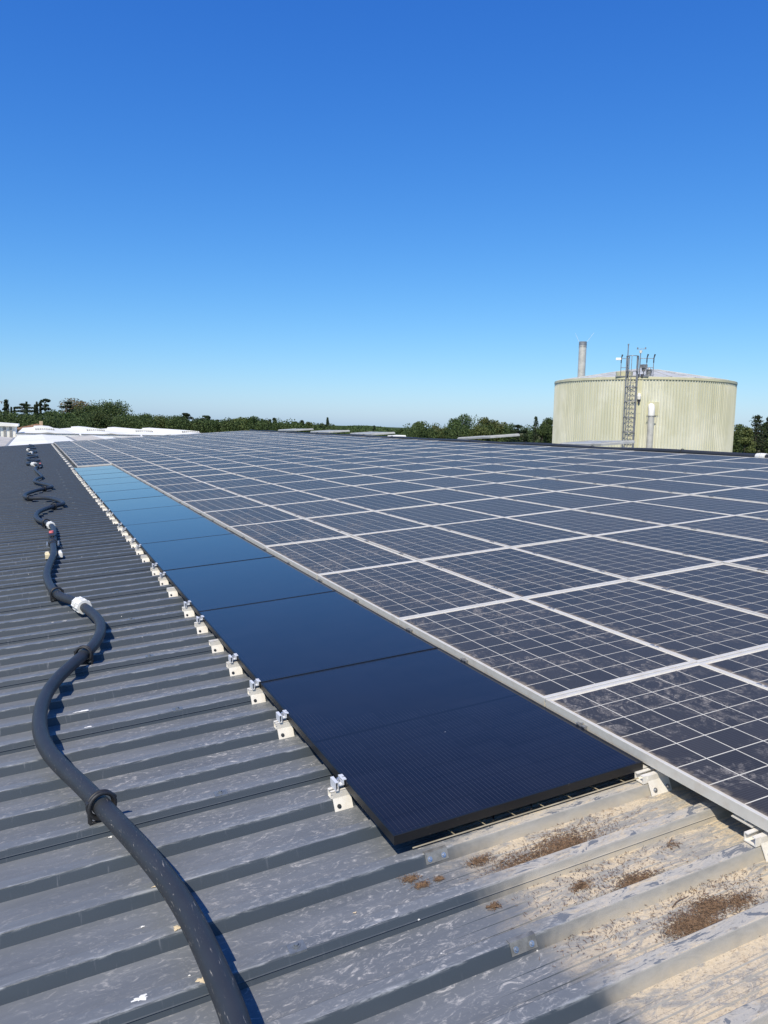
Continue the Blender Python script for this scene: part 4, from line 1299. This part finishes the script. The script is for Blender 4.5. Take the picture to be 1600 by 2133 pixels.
rf = link('roof', MB().prism([(-5.0, 7.5), (5.6, 7.6), (5.6, 7.9), (2.4, 9.5), (1.8, 9.5), (-5.0, 7.8)], 'y', -4.5, 4.5).mesh('roof', M['tile']), hs_)
link('chimney', MB().box(2.7, 3.8, -2, 0, 8, 10.5).mesh('chimney', M['plaster']), hs_)
for x in (-2.6, 0.2, 3.0):
    link('window', MB().box(x, x + 0.9, -4.05, -3.9, 4.6, 6.2).mesh('window', M['dark']), hs_)
up_ = thing('utility_pole', 'pale utility pole with crossarm at the left picture edge', 'pole', None, (-10.45, 222, GROUND), False)
link('post', MB().cyl((0, 0, 0), (0, 0, 14.2), 0.30, 0.24, n=10).mesh('post', M['white_wall']), up_)
link('crossarm', MB().box(-1.2, 1.6, -0.08, 0.08, 13.6, 13.8).mesh('crossarm', M['steel']), up_)
link('insulator', MB().cyl((1.3, 0, 13.2), (1.3, 0, 13.6), 0.12, n=8).mesh('insulator', M['dark']), up_)

# ------------------------------------------------------------------ trees
def leaves(centres, size, rg_, flat=0.0):
    n = len(centres)
    a = rg_.normal(size=(n, 3)); a /= np.linalg.norm(a, axis=1)[:, None]
    b = rg_.normal(size=(n, 3))
    if flat: a[:, 2] *= (1 - flat); b[:, 2] *= (1 - flat)
    b -= a * np.sum(a * b, axis=1)[:, None]; b /= np.linalg.norm(b, axis=1)[:, None] + 1e-9
    s = size * rg_.uniform(0.55, 1.3, size=(n, 1))
    c = centres
    v = np.empty((n, 4, 3))
    v[:, 0] = c - a * s; v[:, 1] = c - b * s * 0.55; v[:, 2] = c + a * s; v[:, 3] = c + b * s * 0.6
    return v.reshape(-1, 3)


def leaf_mesh(name, V, mat):
    n = len(V) // 4
    me = bpy.data.meshes.new(name)
    me.vertices.add(4 * n); me.vertices.foreach_set('co', V.astype(np.float32).ravel())
    me.loops.add(4 * n); me.loops.foreach_set('vertex_index', np.arange(4 * n, dtype=np.int32))
    me.polygons.add(n); me.polygons.foreach_set('loop_start', np.arange(0, 4 * n, 4, dtype=np.int32))
    me.polygons.foreach_set('loop_total', np.full(n, 4, dtype=np.int32))
    me.update(calc_edges=True); me.validate()
    me.materials.append(mat)
    return me


def blob(c, r, n, rg_, zs=0.8):
    d = rg_.normal(size=(n, 3)); d /= np.linalg.norm(d, axis=1)[:, None]
    q = r * rg_.uniform(0.35, 1.08, size=(n, 1)) ** 0.5
    p = d * q; p[:, 2] *= zs
    return p + np.array(c)


def make_tree(kind, x, y, top, hw, label, seed, dist):
    rg_ = np.random.default_rng(seed)
    H = top - GROUND
    t = thing({'broad': 'broadleaf_tree', 'olive': 'pale_green_tree', 'brown': 'brownish_tree', 'spruce': 'fir_tree', 'cypress': 'cypress_tree', 'cedar': 'cedar_tree', 'pine': 'pine_tree'}[kind],
              label, 'tree', 'trees behind the roof', (x, y, GROUND), False)
    sz = max(0.16, dist / 773 * 0.75)
    C, tr = [], MB()
    trunk = [(0, 0, 0), (0.15, 0.05, H * 0.3), (0.05, 0.1, H * 0.6), (0, 0, H * 0.93)]
    tr.tube(trunk, [H * .028, H * .022, H * .014, H * .004], n=8)
    mat = 'leaf_dark'
    if kind in ('broad', 'olive', 'brown'):
        mat = {'broad': 'leaf_broad', 'olive': 'leaf_olive', 'brown': 'leaf_brown'}[kind]
        hw2 = hw * 1.3
        nb = 20 if hw < 5 else 30
        cz_ = H * 0.60
        for k in range(nb):
            a = rg_.uniform(0, 6.283); q = rg_.uniform(0, 1) ** 0.5; zz = rg_.uniform(-1, 1)
            s_ = math.sqrt(max(0.05, 1 - zz * zz))
            r = hw2 * rg_.uniform(0.30, 0.52)
            r = max(r, 0.075 * H)
            c = (math.cos(a) * q * s_ * hw2 * 0.70, math.sin(a) * q * s_ * hw2 * 0.70, min(cz_ + zz * H * 0.36, H - r * 0.85 * rg_.uniform(0.9, 1.5)))
            C.append(blob(c, r, int(260 if kind != 'brown' else 130), rg_))
            tr.tube([(0.1, 0.1, H * 0.35), (c[0] * .5, c[1] * .5, (H * 0.4 + c[2]) / 2), c], [H * .010, H * .007, H * .003], n=5)
        C.append(blob((rg_.normal(0, .2 * hw2), 0, H - hw2 * 0.45), hw2 * 0.45, 260, rg_, 1.1))
        C.append(blob((rg_.normal(0, .4 * hw2), 0, H - hw2 * 0.75), hw2 * 0.6, 420, rg_, 1.2))
    elif kind == 'cypress':
        n = 1900
        z = rg_.uniform(0.06, 1, n); r = hw * 1.05 * np.clip(1.05 - z, 0.0, 1) ** 0.55 * np.clip(z * 6, 0, 1)
        a = rg_.uniform(0, 6.283, n); q = rg_.uniform(0.4, 1.05, n) * (1 + 0.18 * np.sin(z * 40 + a * 3))
        C.append(np.c_[np.cos(a) * r * q, np.sin(a) * r * q, z * H])
    elif kind == 'spruce':
        lv = 15
        for k in range(lv):
            z = 0.22 + 0.76 * k / lv
            rr = hw * 1.15 * (1 - (z - 0.2) / 0.82) ** 0.8 + 0.12
            for b_ in range(7):
                a = rg_.uniform(0, 6.283); ln = rr * rg_.uniform(0.65, 1.12)
                s_ = rg_.uniform(0.1, 1.0, 34)
                C.append(np.c_[np.cos(a) * ln * s_ + rg_.normal(0, .10 * hw, 34), np.sin(a) * ln * s_ + rg_.normal(0, .10 * hw, 34), z * H + 0.12 * ln * s_ - 0.25 * ln * s_ ** 2 + rg_.normal(0, .012 * H, 34)])
                tr.tube([(0, 0, z * H), (math.cos(a) * ln, math.sin(a) * ln, z * H - .12 * ln)], [H * .005, H * .001], n=4)
    else:
        tiers = [(0.97, 0.55), (0.88, 0.85), (0.78, 1.0), (0.66, 0.95), (0.54, 0.8)] if kind == 'cedar' else [(0.95, 0.75), (0.86, 0.95), (0.75, 0.8), (0.62, 0.55)]
        for (zf, rf_) in tiers:
            for b_ in range(6):
                a = rg_.uniform(0, 6.283); q = hw * rf_ * rg_.uniform(0.35, 1.0)
                c = (math.cos(a) * q, math.sin(a) * q, H * zf + rg_.normal(0, .012 * H))
                r = hw * rg_.uniform(0.22, 0.36)
                C.append(blob(c, r, 110, rg_, 0.35 if kind == 'cedar' else 0.6))
                tr.tube([(0.02, 0, H * (zf - 0.06)), (c[0] * .6, c[1] * .6, c[2] - 0.02 * H), c], [H * .008, H * .005, H * .002], n=5)
        C.append(blob((0, 0, H * 0.985), hw * 0.3, 80, rg_, 0.5))
    P = np.concatenate(C)
    P[:, 2] = np.minimum(P[:, 2], H)
    link('trunk', tr.mesh('trunk', M['bark']), t)
    link('crown', leaf_mesh('crown', leaves(P, sz, rg_, 0.3 if kind == 'cedar' else 0), M[mat]), t)


TREES = [
    ('spruce',-7.2,187.0,5.84,0.85), ('cypress',-6.2,187.0,3.89,0.24), ('cypress',-5.6,187.0,3.70,0.24), ('cedar',-3.7,192.0,4.80,1.67),
    ('cypress',-3.1,177.0,4.95,0.32), ('cypress',-1.5,177.0,4.40,0.32), ('cypress',-1.1,179.0,5.06,0.33), ('cypress',-0.4,181.0,5.23,0.28),
    ('pine',0.5,182.0,5.79,0.95), ('brown',7.2,186.8,6.26,3.41), ('cedar',4.7,176.9,5.22,1.23), ('broad',12.9,171.4,5.89,4.17),
    ('broad',9.9,181.6,5.18,2.58), ('broad',-6.2,162.0,2.26,1.64), ('broad',-2.8,157.0,2.15,1.78), ('broad',1.2,157.0,3.25,1.66),
    ('broad',3.8,154.9,2.86,1.66), ('broad',6.6,156.8,3.50,2.21), ('broad',9.2,151.6,3.17,2.18), ('broad',14.0,151.2,2.77,2.40),
    ('broad',17.3,150.8,3.04,2.43), ('olive',20.3,150.4,2.76,2.11), ('broad',23.6,149.9,2.48,1.96), ('pine',24.1,144.7,3.10,0.87),
    ('broad',26.0,144.3,2.26,1.92), ('broad',28.6,143.8,2.05,1.58), ('pine',27.7,146.0,2.76,0.89), ('spruce',30.7,148.5,2.29,0.73),
    ('broad',31.9,143.1,2.32,1.60), ('olive',34.2,142.5,2.65,1.61), ('broad',36.6,141.9,2.98,1.98), ('spruce',39.2,141.2,2.60,0.36),
    ('spruce',40.0,140.9,2.89,0.72), ('broad',38.8,143.4,2.31,1.28), ('broad',41.6,140.5,1.47,1.27), ('spruce',42.6,140.2,1.86,0.64),
    ('broad',43.1,137.9,2.06,0.90), ('spruce',44.4,137.5,2.55,0.72), ('olive',45.7,137.0,2.04,0.90), ('broad',47.9,138.4,1.44,1.29),
    ('cypress',47.9,133.1,2.90,0.36), ('pine',48.7,138.1,1.65,0.92), ('broad',54.7,146.5,1.25,1.38), ('spruce',70.0,161.9,1.89,0.33),
    ('olive',52.1,104.0,2.36,1.40), ('broad',62.9,132.1,1.18,1.30), ('brown',54.5,102.8,1.76,0.89), ('olive',50.7,93.4,1.55,1.01),
    ('broad',53.0,92.1,3.48,1.88), ('broad',53.1,94.4,2.82,1.23), ('olive',56.7,92.3,3.11,1.09), ('olive',57.8,91.5,2.80,0.95),
    ('olive',57.9,89.1,2.47,1.06), ('olive',52.5,86.6,2.03,1.53), ('cedar',53.9,79.7,2.04,1.08), ('spruce',54.7,79.2,1.88,0.54),
    ('cypress',55.7,78.5,3.11,0.53), ('broad',57.0,77.6,3.02,0.77), ('broad',55.2,76.4,2.27,0.93), ('olive',69.5,59.3,2.57,0.78),
    ('spruce',66.7,54.9,3.83,1.00), ('spruce',69.0,55.3,3.69,0.82), ('olive',64.7,54.2,2.20,0.80), ('broad',71.2,57.3,2.83,0.95),
    ('broad',72.4,55.8,3.38,1.21), ('broad',-9.4,166.9,3.32,1.99), ('broad',73.7,54.0,3.62,1.18),
]
KN = {'broad': 'dark green broadleaf tree', 'olive': 'pale green leafy tree', 'brown': 'brownish sparse tree', 'spruce': 'dark fir tree', 'cypress': 'narrow dark cypress', 'cedar': 'flat-tiered cedar', 'pine': 'open-crowned pine'}
cnt = {}
side = lambda x, y: math.degrees(math.atan2(x - CAMX, y - CAMY))
order = sorted(range(len(TREES)), key=lambda q: side(TREES[q][1], TREES[q][2]))
for q in order:
    kd, x, y, top, hw = TREES[q]
    if kd == 'cypress': hw *= 1.45
    elif kd in ('spruce', 'cedar', 'pine'): hw *= 1.35
    d0 = math.hypot(x - CAMX, y - CAMY)
    sc_ = 2.2 if d0 > 135 else 1.7
    x = CAMX + (x - CAMX) * sc_; y = CAMY + (y - CAMY) * sc_; top = 1.2926 + (top - 1.2926) * sc_; hw *= sc_
    b = side(x, y)
    zone = 'left of the chimney and white roofs' if b < 9.5 else 'behind the roof ridge' if b < 26 else 'left of the tank' if b < 42 else 'right of the tank'
    if b < 9.5: zone = 'behind the white roofs'
    cnt[(kd, zone)] = cnt.get((kd, zone), 0) + 1
    make_tree(kd, x, y, top, hw, '%s %s, %s of its kind from the left' % (KN[kd], zone, nth(cnt[(kd, zone)])), 100 + q, d0 * sc_)

# woodland canopy on the mound and a dense understorey belt that reads as one mass
rgw = np.random.default_rng(5)
n = 9000
ang = np.radians(rgw.uniform(19.3, 26.2, n)); dd_ = rgw.uniform(635, 700, n)
tt = (np.degrees(ang) - 19.0) / 7.5
hh = 9.5 * np.sin(np.pi * np.clip(tt, 0, 1)) ** 0.45
qq = (dd_ - 620) / 160
zz = GROUND + hh * np.sin(np.pi * np.clip(qq, 0, 1)) ** 0.8 + rgw.uniform(-.3, 1.0, n)
wd = link('woodland', leaf_mesh('woodland', leaves(np.c_[np.sin(ang) * dd_, np.cos(ang) * dd_, zz], 1.0, rgw), M['leaf_broad']))
tag(wd, 'woodland covering the low mound behind the ridge vents', 'woodland', kind='stuff')
V = []
for (a0, a1, d0, d1, h0, h1, n) in ((-4, 10, 320, 350, 10.2, 13.0, 100), (9, 17.5, 318, 345, 10.2, 12.6, 66), (16.5, 21, 300, 330, 9.0, 11.2, 36), (20, 27, 300, 330, 7.0, 9.2, 44), (26, 41, 178, 200, 8.8, 11.3, 140), (46, 62, 150, 172, 8.8, 11.8, 100)):
    for _ in range(n):
        an = R(rgw.uniform(a0, a1)); ds = rgw.uniform(d0, d1); h = rgw.uniform(h0, h1); r = rgw.uniform(2.0, 3.6) * ds / 300
        x0, y0 = CAMX + math.sin(an) * ds, CAMY + math.cos(an) * ds
        for zc in np.arange(GROUND + h - r, GROUND, -r * 1.1):
            V.append(leaves(blob((x0 + rgw.normal(0, .5), y0, zc), r, 170, rgw, 0.95), ds / 773 * 0.8, rgw))
us = link('understorey', leaf_mesh('understorey', np.concatenate(V), M['leaf_broad']))
tag(us, 'dense dark shrub belt below the tree crowns', 'shrubs', kind='stuff')
